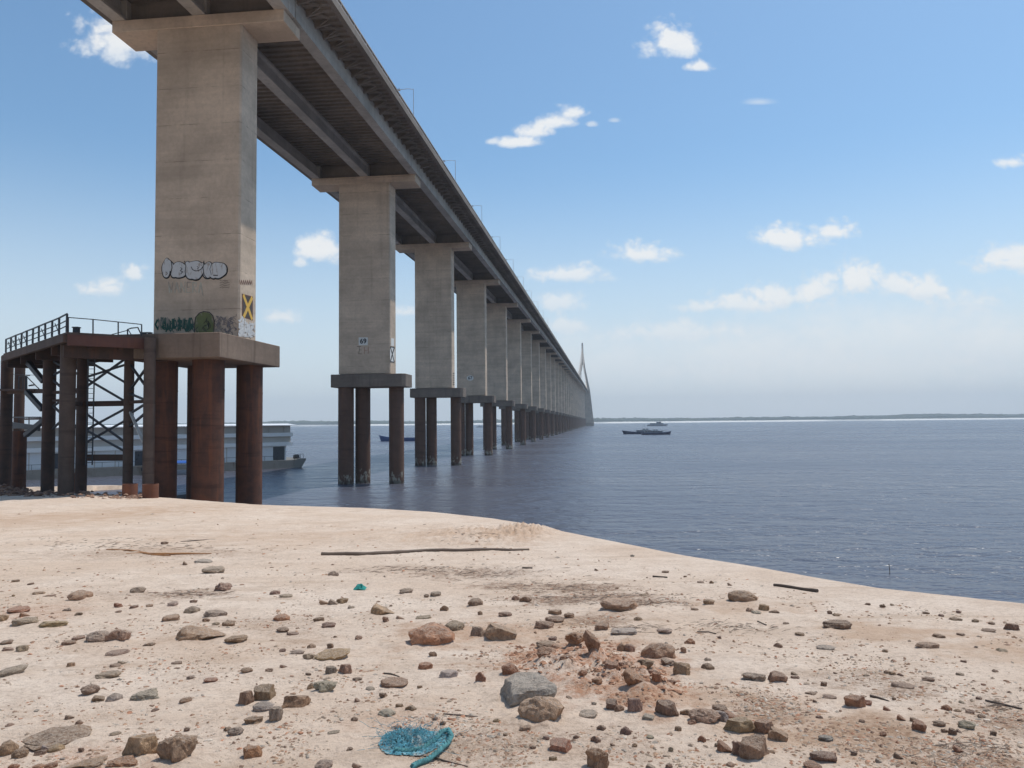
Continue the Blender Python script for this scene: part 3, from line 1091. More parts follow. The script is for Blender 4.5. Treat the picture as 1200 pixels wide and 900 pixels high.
def graffiti_near_pier():
    par = PIERS[0]
    cv = lambda pts, side=False: [to_face(170 + x / 7.5, 290 + y / 7.5, 0, side) for x, y in pts]
    # bubble throw-up: a row of fat white letters with a black outline
    blobs = [(188, 182, 34, 84, .06), (222, 160, 26, 52, -.35), (298, 198, 66, 68, 0), (262, 222, 34, 40, 0), (370, 160, 22, 36, .3), (436, 198, 82, 80, 0),
             (398, 215, 40, 62, 0), (500, 185, 24, 50, .3), (558, 200, 44, 70, .15), (645, 198, 74, 68, 0), (600, 210, 44, 58, 0)]
    ob, wh = MB(), MB()
    for k, (x, y, rx, ry, ro) in enumerate(blobs):
        flat_poly(ob, cv(ell(x + 1, y + 4, rx + 9, ry + 9, rot=ro, sd=k)), 0.004 + 0.0016 * k, False)
    for k, (x, y, rx, ry, ro) in enumerate(blobs):
        flat_poly(wh, cv(ell(x, y, rx, ry, rot=ro, sd=k)), 0.030 + 0.0016 * k, False)
    g0 = ob.build('graffiti_outline', M['spray_black'], par)
    g1 = wh.build('graffiti_lettering', M['spray_white'], par)
    g1['label'] = 'white bubble letters with black outline'
    ln = MB()
    L = lambda pts, w=0.055: stroke(ln, cv(pts), w, 0.056, False)
    L([(408, 172), (420, 195), (445, 208), (475, 205), (498, 190), (512, 168)])
    L([(460, 168), (472, 176), (464, 190)], .04)
    L([(350, 120), (362, 165), (356, 215), (360, 250)])
    L([(232, 125), (240, 180), (228, 235), (215, 262)])
    L([(520, 120), (512, 180), (522, 240), (545, 270)])
    L([(590, 140), (572, 190), (585, 240)], .035)
    L([(316, 178), (330, 190), (312, 205), (334, 215), (316, 235)], .045)
    L([(605, 246), (640, 246)], .07)
    L([(186, 215), (200, 228), (190, 240)], .035)
    ln.build('graffiti_stroke', M['spray_black'], par)
    tg = MB()
    T = lambda pts, w=0.05: stroke(tg, cv(pts), w, 0.006, False)
    x = 205
    for gl in ([(0, 0), (8, 95), (18, 30), (28, 95), (40, 0)], [(0, 95), (20, 5), (40, 95), (33, 60), (8, 60)], [(0, 95), (4, 5), (36, 92), (40, 0)],
               [(38, 5), (4, 5), (2, 50), (30, 48), (2, 50), (0, 95), (38, 95)], [(0, 95), (2, 5), (34, 12), (32, 45), (4, 50), (36, 95)],
               [(0, 95), (18, 5), (36, 120), (28, 62), (6, 62)]):
        T([(x + a, 300 + b) for a, b in gl], 0.06)
        T([(x + a + 6, 306 + b) for a, b in gl[:3]], 0.035)
        x += 53
    tg.build('graffiti_tag', M['spray_cream'], par)
    sm = MB()
    for k in range(5):
        y = 290 + k * 15
        stroke(sm, cv([(658, y), (680, y + 6), (700, y - 2), (740 + random.uniform(-10, 10), y + 5)]), 0.03, 0.005, False)
    sm.build('graffiti_stroke', M['sign_dark'], par)
    gr = MB()
    for k in range(70):
        x = random.uniform(105, 425)
        y = random.uniform(615, 660)
        pts = [(x, y), (x + random.uniform(-25, 25), y + 40), (x + random.uniform(-20, 30), y + random.uniform(60, 95))]
        stroke(gr, cv(pts), random.uniform(0.05, 0.15), 0.004 + 0.0004 * k, False)
    q = gr.build('graffiti_lettering', M['spray_green'], par)
    q['label'] = 'dark green spray lettering'
    ov = MB()
    flat_poly(ov, cv([(452, 765), (440, 690), (448, 620), (475, 585), (515, 570), (560, 575), (590, 600), (604, 650), (600, 765)]), 0.036, False)
    q = ov.build('graffiti_patch', M['spray_olive'], par)
    q['label'] = 'olive green rounded patch'
    od = MB()
    for k in range(9):
        x = random.uniform(465, 575)
        y = random.uniform(610, 700)
        stroke(od, cv([(x, y), (x + random.uniform(-30, 30), y + 25), (x + random.uniform(-30, 30), y + 50)]), 0.04, 0.045, False)
    stroke(od, cv([(440, 765), (434, 690), (446, 615), (478, 578), (518, 564), (566, 570), (598, 600), (612, 650), (606, 765)]), 0.06, 0.043, False)
    od.build('graffiti_stroke', M['spray_black'], par)
    gy = MB()
    for k in range(75):
        x = random.uniform(618, 790)
        y = random.uniform(600, 745)
        pts = [(x, y)]
        for j in range(3): pts.append((pts[-1][0] + random.uniform(-22, 22), pts[-1][1] + random.uniform(-18, 24)))
        stroke(gy, cv([(min(max(a, 612), 805), min(b, 775)) for a, b in pts]), random.uniform(.03, .06), 0.004 + .0004 * k, False)
    gy.build('graffiti_tag', M['spray_grey'], par)
    # right-hand face: navigation cross and white tag
    sg = MB()
    flat_poly(sg, cv([(851, 405), (947, 432), (947, 642), (851, 612)], True), 0.004, True)
    mk = sg.build('navigation_mark', M['sign_border'], par)
    s2 = MB()
    flat_poly(s2, cv([(857, 416), (941, 441), (941, 631), (857, 603)], True), 0.012, True)
    s2.build('navigation_panel', M['sign_dark'], par)
    s3 = MB()
    stroke(s3, cv([(865, 425), (902, 525), (936, 625)], True), 0.34, 0.020, True)
    stroke(s3, cv([(936, 445), (900, 525), (866, 605)], True), 0.34, 0.034, True)
    q = s3.build('navigation_cross', M['sign_yellow'], par)
    q['label'] = 'yellow X on dark square panel'
    wt = MB()
    for k in range(60):
        x = random.uniform(828, 950)
        y = random.uniform(640, 775) + (x - 828) * 0.18
        pts = [(x, y)]
        for j in range(3): pts.append((min(max(pts[-1][0] + random.uniform(-30, 30), 822), 962), min(pts[-1][1] + random.uniform(-22, 26), 765 + (x - 822) * .3)))
        stroke(wt, cv(pts, True), random.uniform(.10, .2), 0.004 + .0005 * k, True)
    q = wt.build('graffiti_tag', M['spray_white'], par)
    q['label'] = 'white spray paint tag on the side face'
    rd = MB()
    for k in range(6):
        x = 830 + k * 18
        stroke(rd, cv([(x, 285), (x + 8, 325), (x + 16, 290), (x + 20, 330)], True), 0.05, 0.004 + .001 * k, True)
    rd.build('graffiti_stroke', M['sign_border'], par)


graffiti_near_pier()


def number_text(txt, i, px, py, size_px, mat, side=False, bold=0.012):
    cu = bpy.data.curves.new('number', 'FONT')
    cu.body = txt
    a, z = to_face(px, py, i, side)
    a2, z2 = to_face(px, py - size_px, i, side)
    cu.size = abs(z2 - z) / 0.70
    cu.align_x, cu.align_y = 'CENTER', 'CENTER'
    cu.extrude = 0.004
    cu.offset = bold
    cu.materials.append(mat)
    tmp = bpy.data.objects.new('number', cu)
    COL.objects.link(tmp)
    me = bpy.data.meshes.new_from_object(tmp)
    bpy.data.objects.remove(tmp)
    if not me.materials: me.materials.append(mat)
    o = bpy.data.objects.new('number', me)
    COL.objects.link(o)
    o.parent = PIERS[i]
    o.location = on_face(a, z, 0.03, side)
    o.rotation_euler = (math.pi / 2, 0, 0) if not side else (math.pi / 2, 0, math.pi / 2)
    o['label'] = 'number ' + txt
    return o


def rect_face(mb, i, x0, y0, x1, y1, h, side):
    flat_poly(mb, [to_face(x0, y0, i, side), to_face(x1, y0, i, side), to_face(x1, y1, i, side), to_face(x0, y1, i, side)], h, side)


def pier_signs():
    mb = MB()
    rect_face(mb, 1, 420.4, 395.4, 431.0, 404.6, 0.006, False)
    q = mb.build('number_plate', M['sign_white'], PIERS[1])
    number_text('69', 1, 425.7, 400.0, 5.6, M['spray_black'], bold=0.02)
    mb = MB()
    f1 = lambda pts: [to_face(380 + x / 10, 370 + y / 10, 1) for x, y in pts]
    stroke(mb, f1([(385, 360), (430, 362)]), .06, .006, False)
    stroke(mb, f1([(408, 362), (412, 400), (404, 448)]), .06, .010, False)
    stroke(mb, f1([(410, 400), (440, 402)]), .05, .016, False)
    stroke(mb, f1([(404, 446), (440, 448)]), .05, .020, False)
    mb.build('graffiti_tag', M['sign_dark'], PIERS[1])
    mb = MB()
    stroke(mb, f1([(468, 365), (472, 410), (468, 448)]), .05, .006, False)
    stroke(mb, f1([(515, 362), (518, 410), (514, 445)]), .05, .006, False)
    stroke(mb, f1([(470, 405), (516, 402)]), .04, .016, False)
    mb.build('graffiti_tag', M['spray_red'], PIERS[1])
    cs = lambda pts: [to_face(380 + x / 10, 370 + y / 10, 1, True) for x, y in pts]
    mb = MB()
    flat_poly(mb, cs([(783, 262), (816, 268), (816, 356), (783, 352)]), 0.006, True)
    flat_poly(mb, cs([(770, 362), (822, 370), (822, 545), (770, 540)]), 0.006, True)
    mb.build('navigation_panel', M['sign_white'], PIERS[1])
    mb = MB()
    stroke(mb, cs([(774, 368), (796, 450), (818, 538)]), .30, .016, True)
    stroke(mb, cs([(818, 376), (796, 450), (774, 534)]), .30, .024, True)
    for a, b in (((774, 364), (820, 372)), ((774, 538), (820, 544))):
        stroke(mb, cs([a, b]), .12, .032, True)
    mb.build('navigation_cross', M['spray_black'], PIERS[1])
    # third pier: small marks on its sunlit edge
    mb = MB()
    for k in range(6):
        rect_face(mb, 2, 530.6, 437 + k * 2.6, 532.4, 438.3 + k * 2.6, 0.006, True)
    mb.build('graffiti_tag', M['sign_dark'], PIERS[2])
    mb = MB()
    flat_poly(mb, [to_face(x, y, 3) for x, y in ell(551, 443, 4.0, 3.1, 20, 0)], 0.006, False)
    mb.build('number_plate', M['sign_white'], PIERS[3])
    number_text('67', 3, 551, 443, 3.6, M['spray_black'], bold=0.015)


pier_signs()


# street lamps along the parapet
def make_lamp():
    root = empty('street_lamp')
    mb = MB()
    mb.tube([(0, 0, -0.2), (0, 0, 2.4), (0, 0, 4.9)], [0.06, 0.05, 0.04], 8)
    mb.cbox(0, 0, -0.16, 0.3, 0.3, 0.06)
    mb.build('pole', M['lamp_metal'], root)
    mb = MB()
    mb.tube([(0, 0, 4.82), (-0.7, 0, 4.95), (-1.75, 0, 4.88)], 0.035, 6)
    mb.build('arm', M['lamp_metal'], root)
    mb = MB()
    mb.prism([(-2.35, 4.80), (-1.7, 4.78), (-1.65, 4.93), (-1.8, 4.99), (-2.3, 4.92)], 'y', -0.14, 0.14)
    mb.build('lamp_head', M['lamp_metal'], root)
    return root


lamp0 = make_lamp()
ORD = ['nearest', 'second', 'third', 'fourth', 'fifth', 'sixth', 'seventh', 'eighth', 'ninth', 'tenth']
for k in range(10):
    s = 96.5 + 28.4 * k
    o = lamp0 if k == 0 else copy_tree(lamp0)
    p = bpt(s, 9.72, zt(s) - 0.72)
    o.location = p
    o.rotation_euler = (0, 0, -BTH)
    tag(o, 'slim grey street lamp on the bridge parapet, %s from the shore in the visible row' % ORD[k], 'street lamp', 'street lamps along the bridge')


# ------------------------------------------------------------------ steel jetty beside the near pier
def build_jetty():
    root = empty('jetty', (0, 0, 0))
    tag(root, 'rusty steel loading jetty on braced columns left of the near bridge pier', 'jetty')
    ZT = 15.0
    A = at_z(78, 389, ZT)
    B = at_z(179.5, 394.5, ZT)
    Cc = at_z(4, 414.5, ZT)
    v1, v2 = B - A, Cc - A
    D = B + v2
    e1, e2 = v1.normalized(), v2.normalized()
    mb = MB()
    poly = [(A.x, A.y), (B.x, B.y), (D.x, D.y), (Cc.x, Cc.y)]
    mb.prism(poly, 'z', ZT - 0.16, ZT)
    mb.build('platform', M['jetty_grey'], root)

    def P(a, b, z):
        q = A + v1 * a + v2 * b
        return Vector((q.x, q.y, z))
    mb = MB()
    mb.bar(P(0.01, 0, ZT - 0.56), P(1, 0, ZT - 0.56), 0.3, 0.78)
    mb.build('edge_beam', M['jetty_red'], root)
    mb = MB()
    mb.bar(P(0, 0.01, ZT - 0.44), P(0, 1.0, ZT - 0.44), 0.3, 0.52)
    mb.build('edge_beam', M['jetty_grey'], root)
    mb = MB()
    for b in (0.22, 0.45, 0.7, 0.95):
        mb.bar(P(0.02, b, ZT - 0.75), P(1.0, b, ZT - 0.75), 0.4, 1.16)
    for a in (0.3, 0.65, 0.97):
        mb.bar(P(a, 0.03, ZT - 0.62), P(a, 1.0, ZT - 0.62), 0.3, 0.88)
    mb.bar(P(0.02, 0.06, ZT - 1.3), P(1.25, 0.06, ZT - 1.3), 0.5, 0.9)
    mb.build('floor_beam', M['jetty_steel'], root)
    # columns (photo x, distance, radius, top)
    cols = [(78.5, 57.6, 0.66, 0, 'jetty_grey'), (57, 63.5, 0.60, 0, 'jetty_steel'), (96, 61.8, 0.52, 0, 'jetty_steel'), (7, 71.5, 0.62, 0, 'jetty_steel'),
            (150.5, 61.0, 0.46, 0, 'jetty_grey'), (174.5, 57.4, 0.50, 0, 'jetty_grey'), (22, 82, 0.6, 0, 'jetty_steel'), (-8, 76, 0.55, 0, 'jetty_steel')]
    cp = []
    for (px, y, r, t, mt) in cols:
        r *= 0.82
        q = at_y(px, 500, y)
        cp.append(Vector((q.x, q.y, 0)))
        mb = MB()
        zb = min(sand_z(q.x, q.y) - 1.0, 2.0)
        mb.tube([(q.x, q.y, zb), (q.x, q.y, 8), (q.x, q.y, ZT - 0.17)], r, 20)
        mb.build('column', M[mt], root)

    def br(a, za, b, zb, w=0.17, h=None):
        m_ = MB()
        m_.bar(Vector((a.x, a.y, za)), Vector((b.x, b.y, zb)), w, h or w)
        return m_
    c78, c57, c96, c7, c150, c174, c22, c8 = cp
    zy = lambda py, y: EYE + (499 - py) * y / F
    # horizontal ties
    for (a, b, za, zb, w, h) in ((c96, c150, zy(472, 61.5), zy(472, 61.5), 0.3, 0.42), (c150, c174, zy(470, 60), zy(470, 58), 0.2, 0.25),
                                 (c7, c57, zy(457, 70), zy(457, 64), 0.28, 0.28), (c57, c96, zy(458, 63), zy(458, 62), 0.22, 0.25), (c57, c96, zy(468, 63), zy(466, 62), .2, .2),
                                 (c96, c150, zy(535, 61.5), zy(535, 61.5), 0.2, 0.5), (c22, c57, zy(489, 80), zy(489, 64), .16, .16), (c78, c96, zy(472, 58), zy(472, 62), .25, .35)):
        br(a, za, b, zb, w, h).build('tie_beam', M['jetty_steel'], root)
    # crossed braces
    X = [(c96, 418, c150, 450), (c96, 455, c150, 416), (c96, 440, c150, 472), (c96, 442, c150, 425), (c96, 480, c150, 520), (c96, 505, c150, 476), (c96, 500, c150, 530),
         (c96, 520, c150, 490), (c150, 425, c174, 458), (c150, 458, c174, 425), (c150, 460, c174, 470), (c150, 485, c174, 470), (c150, 480, c174, 530), (c150, 500, c174, 480),
         (c57, 440, c96, 420), (c57, 478, c96, 450), (c57, 505, c96, 470), (c57, 470, c96, 505), (c57, 440, c96, 475), (c57, 420, c96, 440)]
    for a, ya, b, yb in X:
        br(a, zy(ya, a.y), b, zy(yb, b.y), 0.15).build('brace', M['dark_metal'], root)
    k1 = [(33, 425, 51, 447), (31, 459, 50, 480), (30, 510, 52, 492)]
    for x0, y0, x1, y1 in k1:
        m_ = MB()
        m_.bar(at_y(x0, y0, 66), at_y(x1, y1, 64.2), 0.36, 0.36)
        m_.build('brace', M['dark_metal'], root)
    m_ = MB()
    m_.bar(at_y(153, 483, 60.3), at_y(168, 518, 57.7), 0.22, 0.1)
    m_.build('brace', M['sign_white'], root)
    # ladder between the columns
    m_ = MB()
    a, b = at_y(103.5, 418, 60.9), at_y(100.5, 545, 60.9)
    m_.bar(a, b, 0.08)
    m_.bar(a + Vector((0.45, 0.1, 0)), b + Vector((0.45, 0.1, 0)), 0.08)
    for k in range(22):
        q = a.lerp(b, (k + .5) / 22)
        m_.bar(q, q + Vector((0.45, 0.1, 0)), 0.04)
    m_.build('ladder', M['dark_metal'], root)
    # hand rails
    m_ = MB()
    tops = []
    for k in range(11):
        b = k / 10 * 0.95
        q = P(0, b, ZT)
        lean = random.uniform(-0.06, 0.06)
        t = q + Vector((lean, 0, 1.22 if k else 1.3))
        m_.bar(q, t, 0.11)
        tops.append(t)
    for k in range(10):
        for fz in (1.0, 0.62, 0.3):
            a = tops[k] - Vector((0, 0, 1.22 * (1 - fz)))
            b = tops[k + 1] - Vector((0, 0, 1.22 * (1 - fz)))
            m_.bar(a, b, 0.09 if fz == 1.0 else 0.06)
    for k in (1, 3, 6, 7, 8, 9):
        m_.bar(P(0, k / 10 * .95, ZT + .1), tops[k] + e2 * 1.2 - Vector((0, 0, .3)), 0.05)
    m_.build('hand_rail', M['dark_metal'], root)
    m_ = MB()
    y_ = lambda px: A.y + (px - 78) / 101.5 * (B.y - A.y) + 0.1
    ps = [(80, 372, 390), (109, 374.3, 392), (138.5, 377.3, 393), (166, 380.2, 394)]
    for px, yt, yb in ps:
        m_.bar(at_y(px, yb, y_(px)), at_y(px, yt, y_(px)), 0.07)
    for (a, b) in zip(ps[:-1], ps[1:]):
        m_.bar(at_y(a[0], a[1], y_(a[0])), at_y(b[0], b[1], y_(b[0])), 0.06)
    m_.build('hand_rail', M['dark_metal'], root)
    m_ = MB()
    tw = [(149.5, 394), (149.5, 386), (154, 384.5), (161.5, 383.8), (165.5, 392)]
    m_.tube([at_y(x, y, 58.0) for x, y in tw], 0.05, 6)
    m_.bar(at_y(150, 386, 58), at_y(155, 394, 58), 0.05)
    m_.bar(at_y(131, 392, 58), at_y(150, 387, 58), 0.05)
    m_.build('bent_rail', M['dark_metal'], root)
    m_ = MB()
    q = at_y(89.5, 391, 57.2)
    m_.cbox(q.x, q.y, ZT + 0.3, 0.36, 0.36, 0.6)
    m_.cbox(q.x, q.y, ZT + 0.63, 0.46, 0.46, 0.07)
    m_.build('bollard', M['dark_metal'], root)
    m_ = MB()
    q = at_y(174, 394, 58.4)
    m_.tube([(q.x - .3, q.y, ZT + .003), (q.x - .3, q.y, ZT + .3)], .16, 12)
    m_.tube([(q.x + .1, q.y, ZT + .003), (q.x + .1, q.y, ZT + .3)], .16, 12)
    m_.cbox(q.x - .1, q.y, ZT + .33, .7, .4, .06)
    m_.build('bollard', M['dark_metal'], root)
    # low landing with its own rail in the left bay, behind
    m_ = MB()
    a, b = at_y(-6, 457, 72), at_y(50, 457, 66)
    m_.bar(a, b, 1.4, 0.16)
    m_.build('landing', M['jetty_steel'], root)
    m_ = MB()
    for px in (22, 27, 30.5):
        m_.bar(at_y(px, 457, 69.4), at_y(px, 441, 69.4), 0.07 if px != 30.5 else 0.16)
    m_.bar(at_y(22, 441, 69.4), at_y(35, 440, 69), 0.07)
    m_.bar(at_y(16, 438.5, 69.6), at_y(48, 440, 68), 0.04)
    m_.bar(at_y(31, 441, 69.3), at_y(46, 456, 68.3), 0.06)
    m_.bar(at_y(34, 452, 69), at_y(40, 451, 69), 0.12)
    m_.build('hand_rail', M['dark_metal'], root)
    # gangway running down to the floating dock
    m_ = MB()
    m_.bar(at_y(-12, 503, 84), at_y(44, 500, 74), 0.12, 0.12)
    m_.bar(at_y(-12, 489, 84), at_y(48, 489, 74), 0.12, 0.12)
    for px in (0, 12, 22, 34):
        m_.bar(at_y(px, 489, 80), at_y(px, 503, 80), 0.08)
    m_.bar(at_y(10, 497, 80), at_y(46, 502, 74), 0.2, 0.5)
    m_.build('gangway', M['dark_metal'], root)
    # thick fender pile
    m_ = MB()
    q = at_y(22.5, 540, 68)
    m_.tube([(q.x, q.y, 0), (q.x, q.y, zy(503, 68))], 0.55, 18)
    m_.build('fender_pile', M['pile_rust'], root)
    return root


build_jetty()

for (px, py, w, h, lab) in ((78, 577, 18, 21, 'orange rusted pile stub at the foot of the thick jetty column'),
                            (148, 581.5, 17, 12, 'cut off rusty pile stub in the sand, middle of the three by the jetty'),
                            (172, 584, 18, 14, 'cut off brown pile stub in the sand beside the red bridge piles')):
    q = at_sand(px, py)
    k = q.y / F
    zb = sand_z(q.x, q.y)
    root = MB()
    r = w * k / 2
    zt_ = zb + h * k + 0.1
    n = 20
    root.tube([(q.x, q.y + r, zb - 0.6), (q.x, q.y + r, zt_)], r, n, caps=False)
    root.tube([(q.x, q.y + r, zt_ - .5), (q.x, q.y + r, zt_)], r - 0.06, n, caps=False)
    vs = []
    for rr in (r, r - 0.06):
        vs += [(q.x + rr * math.cos(2 * math.pi * j / n), q.y + r + rr * math.sin(2 * math.pi * j / n), zt_) for j in range(n)]
    root.add(vs, [(j, (j + 1) % n, n + (j + 1) % n, n + j) for j in range(n)])
    root.add([(q.x + (r - .06) * math.cos(2 * math.pi * j / n), q.y + r + (r - .06) * math.sin(2 * math.pi * j / n), zt_ - .5) for j in range(n)], [tuple(range(n))])
    o = root.build('pile_stub', M['stub'])
    tag(o, lab, 'pile stub', 'cut off pile stubs by the jetty')


# ------------------------------------------------------------------ boats
def hull(mb, L, Wd, H, bow=0.28, stern=0.08, sheer=0.35, draft=0.4, n=18):
    """x from stern (-L/2) to bow (L/2), waterline at z=0"""
    vs, fs = [], []
    prof = 6
    for i in range(n + 1):
        t = i / n
        x = -L / 2 + L * t
        w = Wd / 2
        if t > 1 - bow: w *= math.sqrt(max(0.0, 1 - ((t - (1 - bow)) / bow) ** 2)) * 0.97 + 0.03
        if t < stern: w *= 0.75 + 0.25 * t / stern
        zt_ = H + sheer * max(0, (t - 0.55) / 0.45) ** 2
        ring = []
        for k in range(prof + 1):
            a = k / prof
            ww = w * (0.72 + 0.28 * min(1, a * 1.6))
            z = -draft + (zt_ + draft) * a
            xx = x + (0.06 * L * a * max(0, (t - 0.7) / 0.3) if t > 0.7 else 0)
            ring.append((xx, ww, z))
        full = [(a_, -b_, c_) for a_, b_, c_ in ring[::-1]] + ring
        vs += full
    m_ = 2 * (prof + 1)
    for i in range(n):
        for k in range(m_ - 1):
            fs.append((i * m_ + k, i * m_ + k + 1, (i + 1) * m_ + k + 1, (i + 1) * m_ + k))
        fs.append((i * m_ + m_ - 1, i * m_, (i + 1) * m_, (i + 1) * m_ + m_ - 1))
    fs.append(tuple(range(m_)))
    fs.append(tuple(range(n * m_, (n + 1) * m_))[::-1])
    mb.add(vs, fs)


def placed(name, px, py, rotz, label, cat, group=None):
    p = at_z(px, py, 0.0)
    o = empty(name, (p.x, p.y, 0), (0, 0, rotz))
    tag(o, label, cat, group)
    return o, p.y


def cabin(parent, x0, x1, w, z0, z1, mat, windows=0, roof='roof_white', name='cabin'):
    mb = MB()
    mb.box(x0, x1, -w / 2, w / 2, z0, z1)
    c = mb.build(name, M[mat], parent)
    mb = MB()
    mb.box(x0 - 0.4, x1 + 0.5, -w / 2 - 0.3, w / 2 + 0.3, z1 + 0.003, z1 + 0.15)
    mb.build('roof', M[roof], parent)
    if windows:
        st = (x1 - x0) / windows
        for k in range(windows):
            mb = MB()
            for s in (-1, 1):
                yy = s * (w / 2 + 0.01)
                mb.box(x0 + st * (k + .2), x0 + st * (k + .8), min(yy, yy - s * .03), max(yy, yy - s * .03), z0 + (z1 - z0) * .42, z0 + (z1 - z0) * .82)
            mb.build('window', M['glass_dark'], c)
    return c


# blue motor boat between the piles
o, y = placed('motor_boat', 468, 517.0, math.pi + 0.12, 'small blue motor boat with white cabin passing behind the bridge piles', 'boat')
L = 42 * y / F
mb = MB(); hull(mb, L, 3.4, 1.7, 0.3, 0.08, 1.3); mb.build('hull', M['blue_hull'], o)
cabin(o, -L * 0.12, L * 0.1, 2.2, 1.6, 3.3, 'white', 3)
mb = MB(); mb.box(-L * .48, -L * .22, -1.5, 1.5, 2.9, 3.0)
for sx in (-L * .47, -L * .23):
    for sy in (-1.4, 1.4): mb.bar((sx, sy, 1.5), (sx, sy, 2.9), 0.08)
mb.build('awning', M['boat_grey'], o)
mb = MB(); mb.tube([(L * .12, 0, 1.6), (L * .12, 0, 4.6)], .08, 6); mb.build('mast', M['dark_metal'], o)

# two long river boats and a ferry to the right of the bridge
o, y = placed('river_boat', 751, 508.6, math.pi + 0.05, 'dark river boat moored behind another one, left of the pair on open water', 'boat', 'river boats right of the bridge')
L = 40 * y / F
mb = MB(); hull(mb, L, 4.2, 1.5, 0.25, 0.05, 1.0); mb.build('hull', M['navy'], o)
cabin(o, -L * .30, L * .12, 3.2, 1.5, 2.4, 'boat_grey', 6, 'boat_grey')
cabin(o, -L * .22, -L * .04, 2.6, 2.56, 3.5, 'white', 2)
mb = MB(); mb.tube([(-L * .1, 0, 4.4), (-L * .1, 0, 6.2)], .07, 6); mb.build('mast', M['dark_metal'], o)
o, y = placed('river_boat', 768.5, 509.4, 0.04, 'dark river boat with low cabin row, right of the pair on open water', 'boat', 'river boats right of the bridge')
L = 33 * y / F
mb = MB(); hull(mb, L, 4.2, 1.3, 0.2, 0.05, 0.9); mb.build('hull', M['navy'], o)
cabin(o, -L * .40, L * .22, 3.2, 1.3, 2.3, 'boat_grey', 7, 'boat_grey')
cabin(o, -L * .12, L * .08, 2.6, 2.46, 3.2, 'white', 2)
mb = MB()
for k in range(6): mb.bar((L * (.24 + .035 * k), 1.7, 1.3), (L * (.24 + .035 * k), 1.7, 2.6), .08)
mb.bar((L * .24, 1.7, 2.6), (L * .42, 1.7, 2.6), .08)
mb.build('railing', M['dark_metal'], o)
o, y = placed('ferry', 770, 499.2, 0.0, 'distant grey ferry with upper deck just below the far shore', 'ferry')
L = 23 * y / F
mb = MB(); hull(mb, L, 9, 2.6, 0.2, 0.08, 1.2); mb.build('hull', M['boat_grey'], o)
cabin(o, -L * .35, L * .3, 7, 2.6, 4.8, 'boat_grey', 9, 'boat_grey')
cabin(o, -L * .02, L * .2, 6, 4.96, 7.2, 'boat_grey', 3, 'boat_grey')
mb = MB(); mb.tube([(L * .12, 0, 7.2), (L * .12, 0, 13)], .2, 6); mb.build('mast', M['dark_metal'], o)
for px, py, Lp, lab in ((563, 500.8, 10, 'tiny pale boat far off between two bridge piles, nearer of two'), (583.5, 500.3, 9, 'tiny pale boat far off beyond the fourth bridge pier, right of its twin')):
    o, y = placed('river_boat', px, py, 0.1, lab, 'boat', 'far pale boats between the piles')
    L = Lp * y / F
    mb = MB(); hull(mb, L, 4, 1.4, 0.25, 0.05, .8); mb.build('hull', M['boat_grey'], o)
    cabin(o, -L * .3, L * .15, 3, 1.4, 3.2, 'white', 4)


